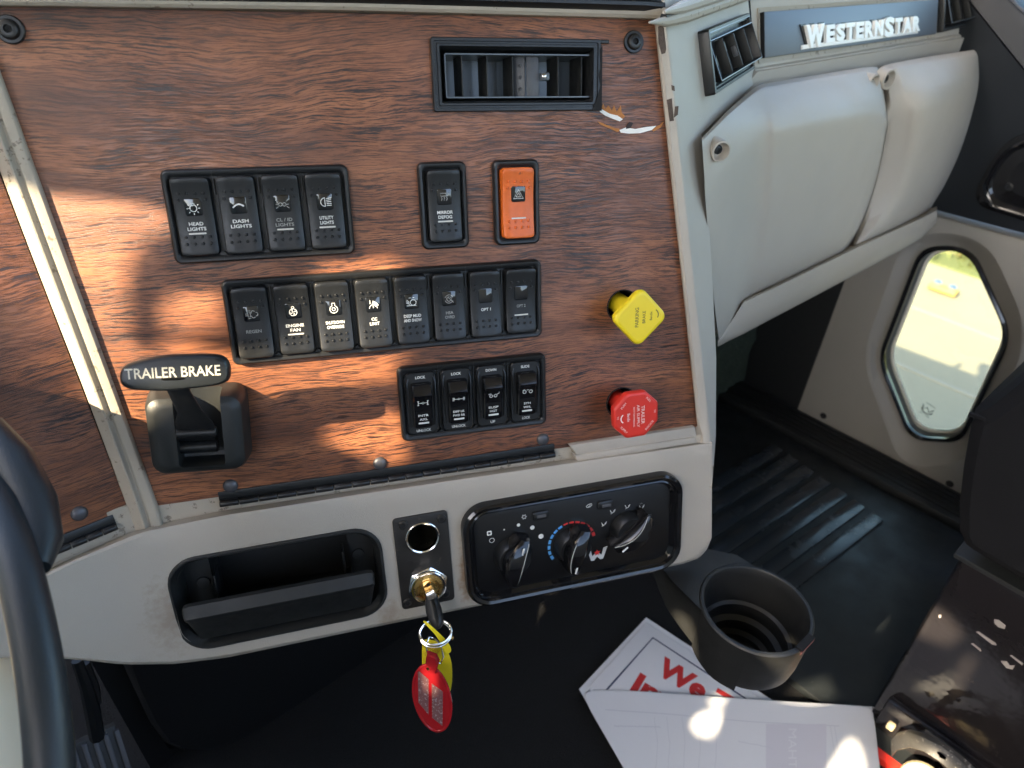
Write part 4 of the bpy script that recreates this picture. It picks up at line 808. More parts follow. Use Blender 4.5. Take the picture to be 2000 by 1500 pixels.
for i in range(14):
    a0 = 212-i*14.6; w_ = (.0024-.0001*i) if i < 7 else (.0012+.00022*(i-7)); r0 = .0196
    o_ = arc(k2[0], k2[1], r0, a0, a0-10.5, 4); i_ = arc(k2[0], k2[1], r0-w_, a0, a0-10.5, 4)
    hprint('temperature_dash', flat([[*i_, *o_[::-1]]], .0025, .0002), BLU if i < 7 else RDP)
u, v = hpx(1166, 1083); lm = mat('logo_grey', (.62, .63, .62), .4)
lg = obj('emblem', flat([[(-.0075, .0040), (-.0050, .0046), (-.0038, -.0012), (-.0018, .0010), (0, -.0004), (.0018, .0010), (.0038, -.0012), (.0056, .0050), (.0088, .0056), (.0052, -.0046), (.0028, -.0050), (.0002, -.0020), (-.0024, -.0050), (-.0050, -.0048)]], .0026, .0003), hv, Matrix.Translation((u, v, 0)), lm)
obj('emblem_star', flat([[((.0030 if k % 2 == 0 else .0012)*math.cos(rad(90+36*k)), .0018+(.0030 if k % 2 == 0 else .0012)*math.sin(rad(90+36*k))) for k in range(10)]], .0031, .0002), lg, None, RDP)
# ------------------------------------------------------------------ ignition key, ring and tags
KW = P.M
def kw(x, y, w_): return P.w(P.px(x, y, w_))
key = thing('ignition_key', 'black headed key standing in the ignition lock', 'key', Matrix.Translation(kw(835, 1143, .018)))
KI = key.matrix_world.inverted()
kb = bmesh.new(); A = kw(836, 1146, .019); B = kw(846, 1170, .034); Cc = kw(856, 1228, .040)
ax1 = (Cc-A).normalized(); side = (P.U*.75+P.N*.65).normalized(); side = (side-ax1*side.dot(ax1)).normalized(); nn = ax1.cross(side)
obj('key_blade', loft([[A-side*s*.003+nn*q*.0009 for s, q in ((1,1),(-1,1),(-1,-1),(1,-1))], [B-side*s*.0035+nn*q*.0009 for s, q in ((1,1),(-1,1),(-1,-1),(1,-1))]]), key, KI, CHR)
rows = []
for t, w_, th in ((0, .0028, .0022), (.06, .0040, .0028), (.25, .0078, .0030), (.5, .0092, .0030), (.75, .0085, .0030), (.93, .0062, .0026), (1, .0030, .0015)):
    c = A.lerp(Cc, .12).lerp(Cc, t); rows.append([c+side*x*w_*.62+nn*y*th for x, y in ((1, .5), (.7, 1), (.25, .55), (-.25, .55), (-.7, 1), (-1, .5), (-1, -.5), (-.7, -1), (.7, -1), (1, -.5))])
obj('key_head', loft(rows), key, KI, BLK)
ring = thing('key_ring', 'split steel ring through the key carrying both tags', 'key ring', Matrix.Translation(kw(851, 1238, .040))); RI = ring.matrix_world.inverted()
def ell(cx, cy, rx, ry, w0, w1, tilt, n=40): return [kw(cx+rx*math.cos(a)*math.cos(tilt)-ry*math.sin(a)*math.sin(tilt), cy+rx*math.cos(a)*math.sin(tilt)+ry*math.sin(a)*math.cos(tilt), lerp(w0, w1, .5+.5*math.sin(a))) for a in (2*math.pi*k/n for k in range(n))]
obj('ring_coil', tube(ell(851, 1235, 31, 24, .034, .046, rad(-12)), .00075, 8, True), ring, RI, CHR)
obj('ring_coil', tube(ell(850, 1239, 31, 25, .034, .046, rad(-10)), .00075, 8, True), ring, RI, CHR)
obj('wire_link', tube([kw(x, y, w_) for x, y, w_ in ((838, 1244, .040), (832, 1262, .043), (836, 1278, .043), (846, 1290, .042), (860, 1296, .041), (866, 1284, .041), (862, 1262, .040), (850, 1248, .040), (838, 1244, .040))], .0006, 6, True), ring, RI, CHR)
obj('link_bead', lathe([(.001, -.0016), (.0017, -.001), (.0017, .001), (.001, .0016)], 12), ring, RI @ Matrix.Translation(kw(881, 1245, .040)) @ Matrix.Rotation(1, 4, 'X'), BRS)
def tagmesh(pts, w0, th, m_=None):
    F = [kw(x, y, w0+dw) for x, y, dw in pts]; n = -(F[1]-F[0]).cross(F[-1]-F[0]).normalized()
    if n.dot(P.N) < 0: n = -n
    return loft([[p-n*th for p in F], [p+n*th*.0 for p in F]])
yt_ = thing('paper_key_tag', 'folded bright yellow paper tag hanging behind the red tag', 'tag', Matrix.Translation(kw(855, 1290, .036)))
YTM = mat('yellow_tag', (.90, .72, .02), .5, var=(150, .12), bump=(200, .4, .001)); 
YTM.node_tree.nodes['Principled BSDF'].inputs['Transmission Weight'].default_value = 0
yr = [[(825, 1246, .030), (846, 1250, .033), (868, 1256, .036)], [(823, 1262, .029), (847, 1266, .034), (876, 1272, .035)], [(823, 1285, .028), (850, 1290, .033), (884, 1292, .033)], [(823, 1305, .027), (852, 1312, .032), (885, 1315, .031)], [(826, 1330, .026), (855, 1338, .030), (884, 1338, .029)], [(840, 1350, .026), (862, 1356, .028), (879, 1360, .028)]]
ym = grid([[kw(*q) for q in r] for r in yr], thick=-P.N*.0004); o = obj('tag_sheet', ym, yt_, yt_.matrix_world.inverted(), YTM); subsurf(o, 2)
o = obj('folded_strap', grid([[kw(*q) for q in r] for r in [[(823, 1212, .038), (829, 1211, .039)], [(836, 1226, .042), (843, 1222, .043)], [(852, 1242, .043), (862, 1240, .044)], [(862, 1262, .041), (880, 1258, .041)], [(868, 1280, .038), (885, 1276, .038)]]], thick=-P.N*.0004), yt_, yt_.matrix_world.inverted(), YTM); subsurf(o, 2)
ink = mat('tag_ink', (.50, .16, .03), .6)
Fy = Frame(kw(848, 1268, .0352), kw(878, 1276, .036)-kw(848, 1268, .0352), kw(848, 1250, .036)-kw(848, 1268, .036))
obj('scribble', strokes([[(-.006+.0005*k, .0018*math.sin(k*1.7)-.0006*j*4) for k in range(20)] for j in range(3)], .0003, .0012), yt_, yt_.matrix_world.inverted() @ Fy.M, ink)
rt_ = thing('plastic_key_tag', 'oval translucent red plastic tag with two worn white labels', 'tag', Matrix.Translation(kw(844, 1360, .045)))
def oval(cx, cy, a, b, tilt, n=40, k=0): return [(cx+(a-k)*math.cos(t)*math.cos(tilt)-(b-k)*math.sin(t)*math.sin(tilt), cy+(a-k)*math.cos(t)*math.sin(tilt)+(b-k)*math.sin(t)*math.cos(tilt)) for t in (2*math.pi*i/n for i in range(n))]
Fr = Frame(kw(844, 1364, .045), (P.U*.93+P.N*.38), P.V)
def fr(x, y, w_=0): return Fr.px(x, y, w_)
ov = [fr(x, y) for x, y in oval(844, 1364, 37, 68, rad(-14))]; ov = [(p.x, p.y) for p in ov]
RT = mat('red_tag_plastic', (.33, .012, .016), .22, coat=.3, var=(90, .1)); RTM = rt_.matrix_world.inverted() @ Fr.M
rb = obj('tag_disc', loft([(insetpoly(ov, .0006), -.0014), (ov, -.0010), (ov, .0002), (insetpoly(ov, .0005), .0005), (insetpoly(ov, .0016), .0005), (insetpoly(ov, .0020), .0001)]), rt_, RTM, RT)
LBT = mat('worn_label', (.16, .07, .07), .5, var=(300, .4), speck=(500, .56, (.33, .27, .27)))
for q in ([(816, 1309), (837, 1327), (837, 1396), (817, 1372)], [(843, 1335), (865, 1351), (864, 1418), (844, 1402)]):
    p = [fr(*a_, .0003) for a_ in q]; obj('worn_label', flat([[(a_.x, a_.y) for a_ in p]], .0002, .0001), rt_, RTM, LBT)
tb_ = [fr(x, y) for x, y in ((835, 1274), (852, 1280), (858, 1292), (853, 1312), (846, 1312), (832, 1294), (833, 1282))]
obj('tag_loop', loft([([(p.x, p.y) for p in tb_], -.002), ([(p.x, p.y) for p in tb_], .0016), (insetpoly([(p.x, p.y) for p in tb_], .0008), .0026)]), rt_, RTM, RT)
obj('eyelet', lathe([(.0014, .0006), (.0014, .0012), (.0008, .0012)], 14), rt_, RTM @ Matrix.Translation(fr(837, 1304)), BRS)
# ------------------------------------------------------------------ cup holder
cz = -.470; q1 = hit(1375, 1165, V3((0,0,cz)), ZA); q2 = hit(1592, 1235, V3((0,0,cz)), ZA); q3 = hit(1450, 1085, V3((0,0,cz)), ZA); q4 = hit(1500, 1272, V3((0,0,cz)), ZA)
cc = (q1+q2+q3+q4)/4; R_ = .0468
ch = thing('cup_holder', 'dark plastic cup holder bracketed under the right end of the dashboard', 'cup holder', Matrix.Translation(cc)); CI = ch.matrix_world.inverted()
n = 56
cupb = loft([(circ(R_-.0030, n), -.050), (circ(R_-.0015, n), -.040), (circ(R_, n), -.004), (circ(R_, n), -.0012), (circ(R_-.0012, n), 0), (circ(R_-.0036, n), 0), (circ(R_-.0046, n), -.0014), (circ(R_-.0052, n), -.012), (circ(R_-.0075, n), -.040), (circ(R_-.0105, n), -.042), (circ(R_-.0110, n), -.055), (circ(R_-.0160, n), -.057), (circ(R_-.0165, n), -.068), (circ(R_-.022, n), -.069), (circ(R_-.022, n), -.075)], False, True)
cup = obj('cup_body', cupb, ch, None, CUP)
notch = cc + (q2-cc).normalized()*.0
nd = hit(1575, 1258, V3((0,0,cz)), ZA)-cc; na = math.atan2(nd.y, nd.x)
obj('rim_gap', rbox(.006, .019, .003, .0003, R_-.0022, 0, .0002), ch, Matrix.Rotation(na, 4, 'Z'), VOID)
obj('reflector_strip', rbox(.0006, .020, .0035, 0, R_+.0004, 0, -.0015), ch, Matrix.Rotation(na, 4, 'Z'), mat('pink_edge', (.55, .18, .16), .4))
# bracket arm blending from the dash end down round the cup
def cpl(x, y, z=-.0015): return hit(x, y, V3((0, 0, cz+z)), ZA)-cc
TLs = [(1262, 1078), (1284, 1098), (1296, 1113), (1314, 1136), (1346, 1168), (1374, 1196)]; drops = [.012, .018, .026, .034, .040, .043]
edge = [cpl(*q) for q in TLs]; a0 = math.atan2(edge[-1].y, edge[-1].x); pr_ = cpl(1478, 1098); a1 = math.atan2(pr_.y, pr_.x); tb0 = cpl(1330, 1120); am = math.atan2(tb0.y, tb0.x)
def ccw(a, b): return (b-a) % (2*math.pi)
dirn = 1 if ccw(a0, am) < ccw(a0, a1) else -1; span = ccw(a0, a1) if dirn == 1 else -ccw(a1, a0)
arcp = [V3(((R_-.001)*math.cos(a0+span*k/14), (R_-.001)*math.sin(a0+span*k/14), -.0015)) for k in range(15)]
topo = edge + arcp + [cpl(1440, 1084), cpl(1400, 1076), cpl(1370, 1070), cpl(1330, 1040)]
obj('bracket', loft([[p+V3((0, 0, -.004)) for p in topo], topo]), ch, None, CUP)
wall = edge + [V3(((R_+.0004)*math.cos(a0-dirn*.13*k), (R_+.0004)*math.sin(a0-dirn*.13*k), -.0015)) for k in range(0, 9)]
dr_ = drops + [.045, .046, .047, .048, .049, .05, .05, .05, .05]
ctr = cpl(1400, 1110)
obj('bracket_side', grid([wall, [p+V3((0, 0, -d*.5)) for p, d in zip(wall, dr_)], [p+V3((0, 0, -d)) for p, d in zip(wall, dr_)]]), ch, None, CUP)
# ------------------------------------------------------------------ passenger door with low window
door = thing('passenger_door', 'passenger door with cream lower panel, black upper trim and low hexagonal window', 'door', DF.M)
def dpx(x, y, w_=0.0): p = DF.px(x, y, w_); return p.x, p.y
DRC = mat('door_cream_plastic', (.30, .285, .25), .6, bump=(1100, .3, .0005), var=(8, .06))
low = [dpx(x, y) for x, y in ((1600, 380), (1560, 600), (1524, 712), (1518, 775), (1548, 812), (1860, 974), (2330, 1218), (2330, 556), (1835, 424), (1700, 380))]
lp = obj('lower_panel', plate(roundpoly(low, [.02, .02, .03, .03, .03, .02, .02, .01, .01, .02], 4), -.05, 0, .005), door, None, DRC)
S_ = [dpx(x, y) for x, y in ((1770, 452), (1925, 458), (2012, 652), (1905, 900), (1762, 918), (1682, 700))]
G_ = [dpx(x, y, -.016) for x, y in ((1800, 480), (1898, 480), (1978, 655), (1880, 864), (1778, 858), (1715, 700))]
so_r = roundpoly(S_, .05, 8)
cut(lp, [(loft([(so_r, -.08), (so_r, .03)]), DF.M)])
def G(off): return roundpoly(G_, [.026, .032, .030, .024, .028, .030], 8, off)
obj('window_surround', loft([(so_r, -.0005), (roundpoly(S_, .05, 8, .004), -.0025), (G(-.008), -.014), (G(0), -.018)], False, False), door, None, DRC)
obj('window_gasket', loft([(G(.0), -.019), (G(.0), -.012), (G(.003), -.010), (G(.006), -.013), (G(.006), -.020)], False, False), door, None, BLKG)
obj('window_reveal', loft([(G(.004), -.016), (G(.008), -.030), (G(.009), -.036)], False, False), door, None, mat('reveal_dark', (.10, .11, .10), .35))
obj('window_frame', loft([(G(.007), -.034), (G(.0075), -.030), (G(.011), -.030), (G(.012), -.034)], False, False), door, None, mat('pale_window_frame', (.75, .74, .62), .4))
obj('window_pane', plate(G(.006), -.037, -.034, .0003), door, None, GLASS)
bm = bmesh.new(); em = V3((*dpx(1812, 800, -.033), -.0335))
mk = obj('glass_mark', strokes([[(-.010, .004), (-.006, -.004), (-.002, .003), (.003, -.004), (.008, .004)], arc(0, .002, .010, 200, 340, 8)], .0016), door, Matrix.Translation(em) @ Matrix.Rotation(rad(-10), 4, 'Z'), BLK)
obj('glass_text', text_bm('TEMPERED', .0022, .016, 0, .009, 0), door, Matrix.Translation(em) @ Matrix.Rotation(rad(-10), 4, 'Z'), BLK)
obj('glass_text', text_bm('AS2  M45', .0022, .018, 0, -.011, 0), door, Matrix.Translation(em) @ Matrix.Rotation(rad(-10), 4, 'Z'), BLK)
for x, y in ((1577, 672), (1608, 812), (1855, 945)):
    u, v = dpx(x, y); s_ = obj('screw_recess', lathe([(.0095, .0003), (.0092, .0012), (.0075, .0008), (.0066, -.0004)], 24, cap0=False), door, Matrix.Translation((u, v, 0)), DRC); obj('socket', lathe([(.0060, .0002), (.0055, .0005)], 20), s_, None, VOID)
up = [dpx(x, y, .018) for x, y in ((1700, 372), (1836, 415), (2330, 545), (2330, 60), (2010, 34), (1985, 14), (1950, -30), (1915, -120), (1800, -300), (1650, -300))]
ut = obj('upper_trim', plate(roundpoly(up, [.01, .01, .01, .01, .02, .02, .02, .02, .01, .01], 4), -.04, .018, .006), door, None, DOORB)
pr = [dpx(x, y, .018) for x, y in ((1978, 250), (2260, 300), (2250, 500), (1900, 394))]
def PR_(o_): return roundpoly(pr, [.05, .05, .05, .03], 8, o_)
pull = obj('pull_recess', loft([(PR_(-.004), .0175), (PR_(-.003), .0215), (PR_(.002), .0240), (PR_(.007), .0225), (PR_(.009), .0200), (PR_(.010), .0188), (PR_(.017), .0186), (PR_(.021), .0205), (PR_(.025), .0202)], False, True), door, None, BLKG)
u, v = dpx(1971, 365, .020); sp = obj('screw_head', lathe([(.0052, .0016), (.0050, .0030), (.0030, .0034), (.0028, .0024), (.0010, .0024)], 20), door, Matrix.Translation((u, v, .019)), BLK)
obj('window_sill_strip', tube([V3((*dpx(x, y, .012), .012)) for x, y in ((1935, -60), (1952, -28), (1985, 12), (2010, 32), (2060, 42), (2330, 64))], .0028, 8), door, None, GP)
obj('door_window_pane', slab_poly([(0, 0), (1, 0), (1, 1), (0, 1)], 2, 0, .003) if False else plate([(-.45, -.10), (1.0, -.10), (1.0, .62), (-.35, .62)], -.030, -.027, .0002), door, None, GLASS2)
# door outer skin above and below, pillars
struct('cab_right_rear_wall', rbox(.05, .45, .62, 0, DX+.02, -.82, FZ+.31), ROOFM)
struct('kick_wall', slab_poly([(.405, FZ), (.90, FZ), (.90, -.10), (.47, -.10), (.40, -.45)], 0, DX-.002, DX+.06), BLKM)
obj('lower_outer_skin', bmesh.new(), door) if False else None
# door sill and floor edge
sill = thing('door_sill', 'ribbed black sill strip between passenger door and floor mat', 'sill', FF.M)
obj('sill_plate', rbox(.075, .95, .020, .004, DX-.040, .10, .010), sill, None, BLKM)
for k in range(5): obj('sill_rib', rbox(.004, .95, .003, .0008, DX-.062+.012*k, .10, .0212), sill, None, BLK)
# footwell
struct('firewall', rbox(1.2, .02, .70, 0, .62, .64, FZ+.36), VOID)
fe = thing('footwell_insulation', 'green black fibrous insulation low in the footwell beyond the dash', 'insulation', IDM)
def yw(x, y, Y): return hit(x, y, V3((0, Y, 0)), YA)
fe.matrix_world = Matrix.Translation(yw(1450, 700, .52)); fi = fe.matrix_world.inverted()
def patchgrid(q, Y, n=10, bump=.004):
    rows = []
    for i in range(n+1):
        r = []
        for j in range(n+1):
            u, v = j/n, i/n; x = lerp(lerp(q[0][0], q[1][0], u), lerp(q[3][0], q[2][0], u), v); y = lerp(lerp(q[0][1], q[1][1], u), lerp(q[3][1], q[2][1], u), v)
            r.append(yw(x, y, Y)+V3((0, random.uniform(-bump, bump), 0)))
        rows.append(r)
    return grid(rows, thick=(0, .01, 0))
obj('felt_pad', patchgrid([(1380, 600), (1492, 560), (1466, 780), (1380, 840)], .52), fe, fi, FELT)
obj('felt_pad', patchgrid([(1494, 560), (1560, 540), (1536, 636), (1478, 680)], .53), fe, fi, mat('pale_felt', (.12, .16, .11), .9, bump=(250, 1, .003), var=(60, .4)))
obj('edge_strip', tube([yw(1497, 600, .515), yw(1489, 640, .515), yw(1474, 710, .515), yw(1462, 752, .515)], .0022, 6), fe, fi, mat('pale_strip', (.38, .42, .34), .5))
obj('bracket_tab', flat([[yw(*q, .50)[:] for q in ((1491, 762), (1498, 760), (1506, 790), (1486, 784))]], 0, .004), fe, fi, GP)
obj('bracket_tab', flat([[yw(*q, .50)[:] for q in ((1448, 770), (1480, 784), (1476, 790), (1440, 776))]], 0, .004), fe, fi, GP)
# passenger floor mat with ribs
fm = thing('floor_mat', 'black rubber floor mat with raised ribs on the passenger side', 'floor mat', FF.M)
def fp(x, y, w_=0.0): p = FF.px(x, y, w_); return p.x, p.y
obj('mat_sheet', plate([(.60, -.35), (DX-.08, -.35), (DX-.08, .60), (.60, .60)], -.002, .008, .002), fm, None, MAT_)
A0, A1 = fp(1726, 1016, .012), fp(1495, 1196, .012); B0, B1 = fp(1706, 1001, .012), fp(1474, 1175, .012)
dv = Vector(A0)-Vector(fp(1690, 990, .012)); step = Vector(fp(1690, 991, .012))-Vector(A0); rl_ = Vector(A1)-Vector(A0)
for k in range(7):
    o_ = Vector(A0)+step*k; wv = step.normalized()*.021 ; e = rl_*1.05
    obj('mat_rib', plate([o_[:], (o_+e)[:], (o_+e+wv)[:], (o_+wv)[:]], .006, .0125, .001), fm, None, RIBM)
# ------------------------------------------------------------------ envelope and the letter in it, lying on the floor
ev = thing('envelope', 'open white paper envelope lying on the dark floor under the cup holder', 'envelope', Matrix.Translation(hit(1420, 1450, V3((0, 0, FZ+.03)), ZA))); EI = ev.matrix_world.inverted()
def ep(x, y, z): return EI @ hit(x, y, V3((0, 0, FZ+.008+(z-.022)*.45)), ZA)
front = [[ep(1130, 1345, .030), ep(1180, 1344, .036), ep(1300, 1350, .045), ep(1440, 1362, .046), ep(1580, 1370, .040), ep(1680, 1376, .034), ep(1705, 1378, .032)],
 [ep(1152, 1390, .030), ep(1200, 1390, .035), ep(1310, 1396, .041), ep(1445, 1405, .042), ep(1585, 1412, .038), ep(1688, 1418, .033), ep(1711, 1420, .031)],
 [ep(1185, 1445, .030), ep(1225, 1448, .033), ep(1325, 1452, .037), ep(1455, 1460, .038), ep(1590, 1468, .036), ep(1694, 1474, .032), ep(1717, 1476, .030)],
 [ep(1240, 1540, .030), ep(1270, 1545, .031), ep(1360, 1550, .033), ep(1475, 1560, .034), ep(1600, 1565, .033), ep(1705, 1570, .031), ep(1727, 1572, .030)],
 [ep(1330, 1700, .028), ep(1350, 1705, .028), ep(1420, 1710, .028), ep(1510, 1715, .028), ep(1620, 1720, .028), ep(1725, 1720, .028), ep(1745, 1720, .028)]]
o = front_o = obj('front_sheet', grid(front, thick=(0, 0, -.0006)), ev, None, PAPER); subsurf(o, 2)
back = [[ep(1130, 1345, .028), ep(1260, 1207, .030), ep(1262, 1206, .030)], [ep(1135, 1350, .027), ep(1330, 1320, .030), ep(1500, 1365, .028)], [ep(1240, 1540, .026), ep(1480, 1560, .026), ep(1705, 1382, .028)], [ep(1330, 1700, .024), ep(1500, 1700, .024), ep(1727, 1572, .026)]]
obj('back_sheet', flat([[ep(1131, 1346, .026), ep(1262, 1206, .027), ep(1500, 1366, .027), ep(1704, 1380, .027), ep(1727, 1572, .025), ep(1240, 1540, .025)]], 0, -.0005) if False else loft([[ep(1131, 1346, .026), ep(1262, 1206, .027), ep(1515, 1372, .027), ep(1704, 1380, .027), ep(1727, 1572, .024), ep(1240, 1540, .024)], [ep(1131, 1346, .0255), ep(1262, 1206, .0265), ep(1515, 1372, .0265), ep(1704, 1380, .0265), ep(1727, 1572, .0235), ep(1240, 1540, .0235)]]), ev, None, PAPER)
le = thing('letter_sheet', 'printed sheet with red words and a navy border sticking out of the envelope', 'letter', ev.matrix_world.copy())
Fl = Frame(hit(1330, 1330, V3((0, 0, FZ+.0125)), ZA), hit(1430, 1370, V3((0,0,FZ+.0125)), ZA)-hit(1260, 1238, V3((0,0,FZ+.0125)), ZA), YA)
def lq(x, y, w_=0.0): p = Fl.px(x, y, w_); return p.x, p.y
LM = le.matrix_world.inverted() @ Fl.M
obj('sheet', plate([lq(1150, 1343), lq(1262, 1216), lq(1505, 1378), lq(1420, 1480), lq(1200, 1420)], -.0004, .0002, .0001), le, LM, PAPER)
obj('border_line', strokes([[lq(1170, 1366), lq(1189, 1343), lq(1275, 1246), lq(1452, 1362), lq(1480, 1381)]], .0022, .0003), le, LM, INKB)
We0 = lq(1285, 1290); 
def ltext(s, x0, y0, x1, y1, h_, nm='print'):
    a_ = Vector(lq(x0, y0)); b_ = Vector(lq(x1, y1)); d = b_-a_; r_ = math.atan2(d.y, d.x); c = (a_+b_)/2
    obj(nm, text_bm(s, h_, d.length, c.x, c.y, .0004, rot=r_, bold=.045), le, LM, INKR)
hL = (Vector(lq(1292, 1276))-Vector(lq(1280, 1312))).length
ltext('We Thank', 1288, 1298, 1560, 1462, hL*1.02); ltext('Invite You', 1240, 1331, 1540, 1512, hL*1.02)
# faint print and creases on the envelope front
Fe = Frame(hit(1450, 1420, V3((0,0,FZ+.043)), ZA), hit(1700, 1420, V3((0,0,FZ+.034)), ZA)-hit(1200, 1392, V3((0,0,FZ+.036)), ZA), YA)
def eq(x, y): p = Fe.px(x, y, .0); return p.x, p.y
fsheet = o
bpy.context.view_layer.update(); dg_ = bpy.context.evaluated_depsgraph_get(); fse = front_o.evaluated_get(dg_); fsi = front_o.matrix_world.inverted()
def drape(name, polys, m, lift=.0004):
    bm = bmesh.new()
    for p in polys:
        vs = []
        for x, y in p:
            d = ray(x, y); ok, loc_, nn_, _ = fse.ray_cast(fsi.translation, (fsi.to_3x3() @ d).normalized())
            if ok: vs.append(bm.verts.new(loc_ - (fsi.to_3x3() @ d).normalized()*lift*1.5))
        if len(vs) > 2: bm.faces.new(vs)
    return obj(name, bm, ev, None, m)
def pxline(pts, wd_=1.0, wob=0.0, n=14):
    out = []; q = []
    for k in range(n+1):
        t = k/n*(len(pts)-1); i = min(int(t), len(pts)-2); f = t-i; q.append(Vector((lerp(pts[i][0], pts[i+1][0], f)+random.uniform(-wob, wob), lerp(pts[i][1], pts[i+1][1], f)+random.uniform(-wob, wob))))
    for a, b in zip(q[:-1], q[1:]):
        d = (b-a).normalized(); s_ = Vector((-d.y, d.x))*wd_/2; out.append([(a+s_)[:], (b+s_)[:], (b-s_)[:], (a-s_)[:]])
    return out
def pxgrid(x0, y0, x1, y1, n=6): return [[(lerp(x0, x1, i/n), lerp(y0, y1, j/n)), (lerp(x0, x1, (i+1)/n), lerp(y0, y1, j/n)), (lerp(x0, x1, (i+1)/n), lerp(y0, y1, (j+1)/n)), (lerp(x0, x1, i/n), lerp(y0, y1, (j+1)/n))] for i in range(n) for j in range(n)]
drape('show_through_block', pxgrid(1496, 1414, 1614, 1520), GHOST2)
drape('crease', pxline([(1150, 1384), (1300, 1394), (1470, 1410), (1640, 1418)], 1.6), GHOST)
for x0 in (1278, 1302, 1332, 1362, 1394): drape('faint_line', pxline([(x0, 1400), (x0+6, 1450), (x0+2, 1510)], .8, .8), GHOST)
drape('faint_line', pxline([(1200, 1418), (1290, 1420)], 1.6, .8), GHOST); drape('faint_line', pxline([(1442, 1448), (1512, 1462)], 1.2, 1.5), GHOST)
for x0 in (1622, 1630): drape('faint_line', pxline([(x0, 1418), (x0+14, 1510)], .9), GHOST)
gl = bmesh.new(); text_bm('THAM', 16, 78, 0, 0, 0, rot=rad(90), bm=gl)
for v in list(gl.verts):
    d = ray(1548-v.co.x, 1462-v.co.y); ok, loc_, _, _ = fse.ray_cast(fsi.translation, (fsi.to_3x3() @ d).normalized()); v.co = loc_-(fsi.to_3x3() @ d).normalized()*.0012 if ok else V3((0, 0, 0))
obj('show_through_print', gl, ev, None, mat('ghost_letters', (.74, .74, .78), .6))
# ------------------------------------------------------------------ passenger seat, its base box, belt strap
sb = thing('seat_box', 'scuffed glossy black box under the passenger seat', 'seat box', Matrix.Translation((.63, .045, FZ)))
obj('side_panel', rbox(.30, .62, .265, .010, .15, -.31, .1325), sb, None, SEATB)
obj('top_edge', rbox(.31, .63, .006, .002, .15, -.31, .268), sb, None, BLKM)
obj('lower_ledge', rbox(.012, .60, .055, .004, -.003, -.31, .028), sb, None, SEATB)
CHIPG = mat('grey_chip', (.42, .37, .33), .6)
BXF = Frame((.6295, 0, 0), (0, -1, 0), ZA)
def bq(x, y): p = BXF.px(x, y); return p.x, p.y
for pts in ([(1942, 1210), (1950, 1211), (1964, 1222), (1962, 1228), (1950, 1224), (1943, 1217)], [(1955, 1291), (1966, 1292), (1972, 1300), (1982, 1300), (1978, 1307), (1966, 1304)], [(1907, 1234), (1912, 1234), (1944, 1256), (1946, 1260), (1938, 1258)], [(1897, 1257), (1901, 1257), (1915, 1268), (1916, 1272)], [(1834, 1201), (1838, 1201), (1838, 1206), (1834, 1206)], [(1973, 1280), (1976, 1280), (1998, 1296), (1997, 1299)]):
    obj('scratch', flat([[bq(*q) for q in pts]], -.0005, .0011), sb, sb.matrix_world.inverted() @ BXF.M, CHIPG)
ps = thing('passenger_seat', 'dark grey cloth passenger seat cushion entering from the right', 'seat', Matrix.Translation((.64, .06, FZ+.28)))
cushion = bmesh.new(); Fs = Frame((.60, 0, 0), (0, -1, 0), ZA)
sp_ = [(1893, 1083), (1876, 1070), (1862, 1040), (1861, 985), (1868, 920), (1880, 850), (1890, 812), (1900, 803), (1925, 790), (1960, 762), (2005, 725), (2080, 680), (2200, 650), (2300, 700), (2300, 1300), (2100, 1205)]
pts = [Fs.px(x, y) for x, y in sp_]; pts = [(p.x, p.y) for p in pts]
obj('cushion', loft([(insetpoly(pts, .014), .004), (insetpoly(pts, .004), -.004), (pts, -.018), (pts, -.25)], True, True), ps, ps.matrix_world.inverted() @ Fs.M, SEAT)
obj('seam_piping', tube([V3((*Fs.px(x, y).xy, .0)) for x, y in ((1893, 808), (1905, 812), (1925, 820), (1960, 834), (2010, 848), (2100, 870))], .0022, 6), ps, ps.matrix_world.inverted() @ Fs.M, SEAT)
bs = thing('seat_strap', 'worn black plastic strap with slots curling beside the envelope', 'strap', Matrix.Translation(hit(1800, 1450, V3((.52, 0, 0)), XA))); BI = bs.matrix_world.inverted()
def sx_(x, y, X): return BI @ hit(x, y, V3((X, 0, 0)), XA)
rows = []
for (xa, ya, xb, yb, X) in ((1741, 1445, 1742, 1478, .600), (1750, 1434, 1752, 1466, .594), (1775, 1428, 1778, 1460, .590), (1805, 1436, 1805, 1468, .588), (1840, 1454, 1836, 1488, .588), (1868, 1474, 1862, 1510, .590), (1890, 1492, 1884, 1535, .594), (1930, 1530, 1915, 1575, .60)):
    a_, b_ = sx_(xa, ya, X), sx_(xb, yb, X-.010); rows.append([a_, a_.lerp(b_, .08)+V3((-.002, 0, .001)), a_.lerp(b_, .5)+V3((-.002, 0, .001)), a_.lerp(b_, .92)+V3((-.002, 0, .001)), b_])
STRM = mat('worn_strap', (.045, .043, .04), .45, speck=(150, .60, (.30, .28, .25)), bump=(500, .5, .0006)); bm = grid(rows, thick=(.003, 0, 0))
o = obj('strap_body', bm, bs, None, STRM)
for q in ([(1830, 1470), (1836, 1471), (1848, 1480), (1846, 1484), (1836, 1480)], [(1824, 1486), (1832, 1488), (1844, 1500), (1840, 1503), (1828, 1494)]): obj('slot', flat([[sx_(*a_, .578) for a_ in q]], 0, .0006), bs, None, VOID)
TAN = mat('tan_plastic', (.48, .40, .26), .4); 
obj('buckle_disc', lathe([(.022, 0), (.021, .004), (.015, .006), (.002, .006)], 28), bs, BI @ Matrix.Translation(hit(1800, 1530, V3((.59, 0, 0)), XA)) @ Matrix.Rotation(rad(-60), 4, 'Y'), TAN)
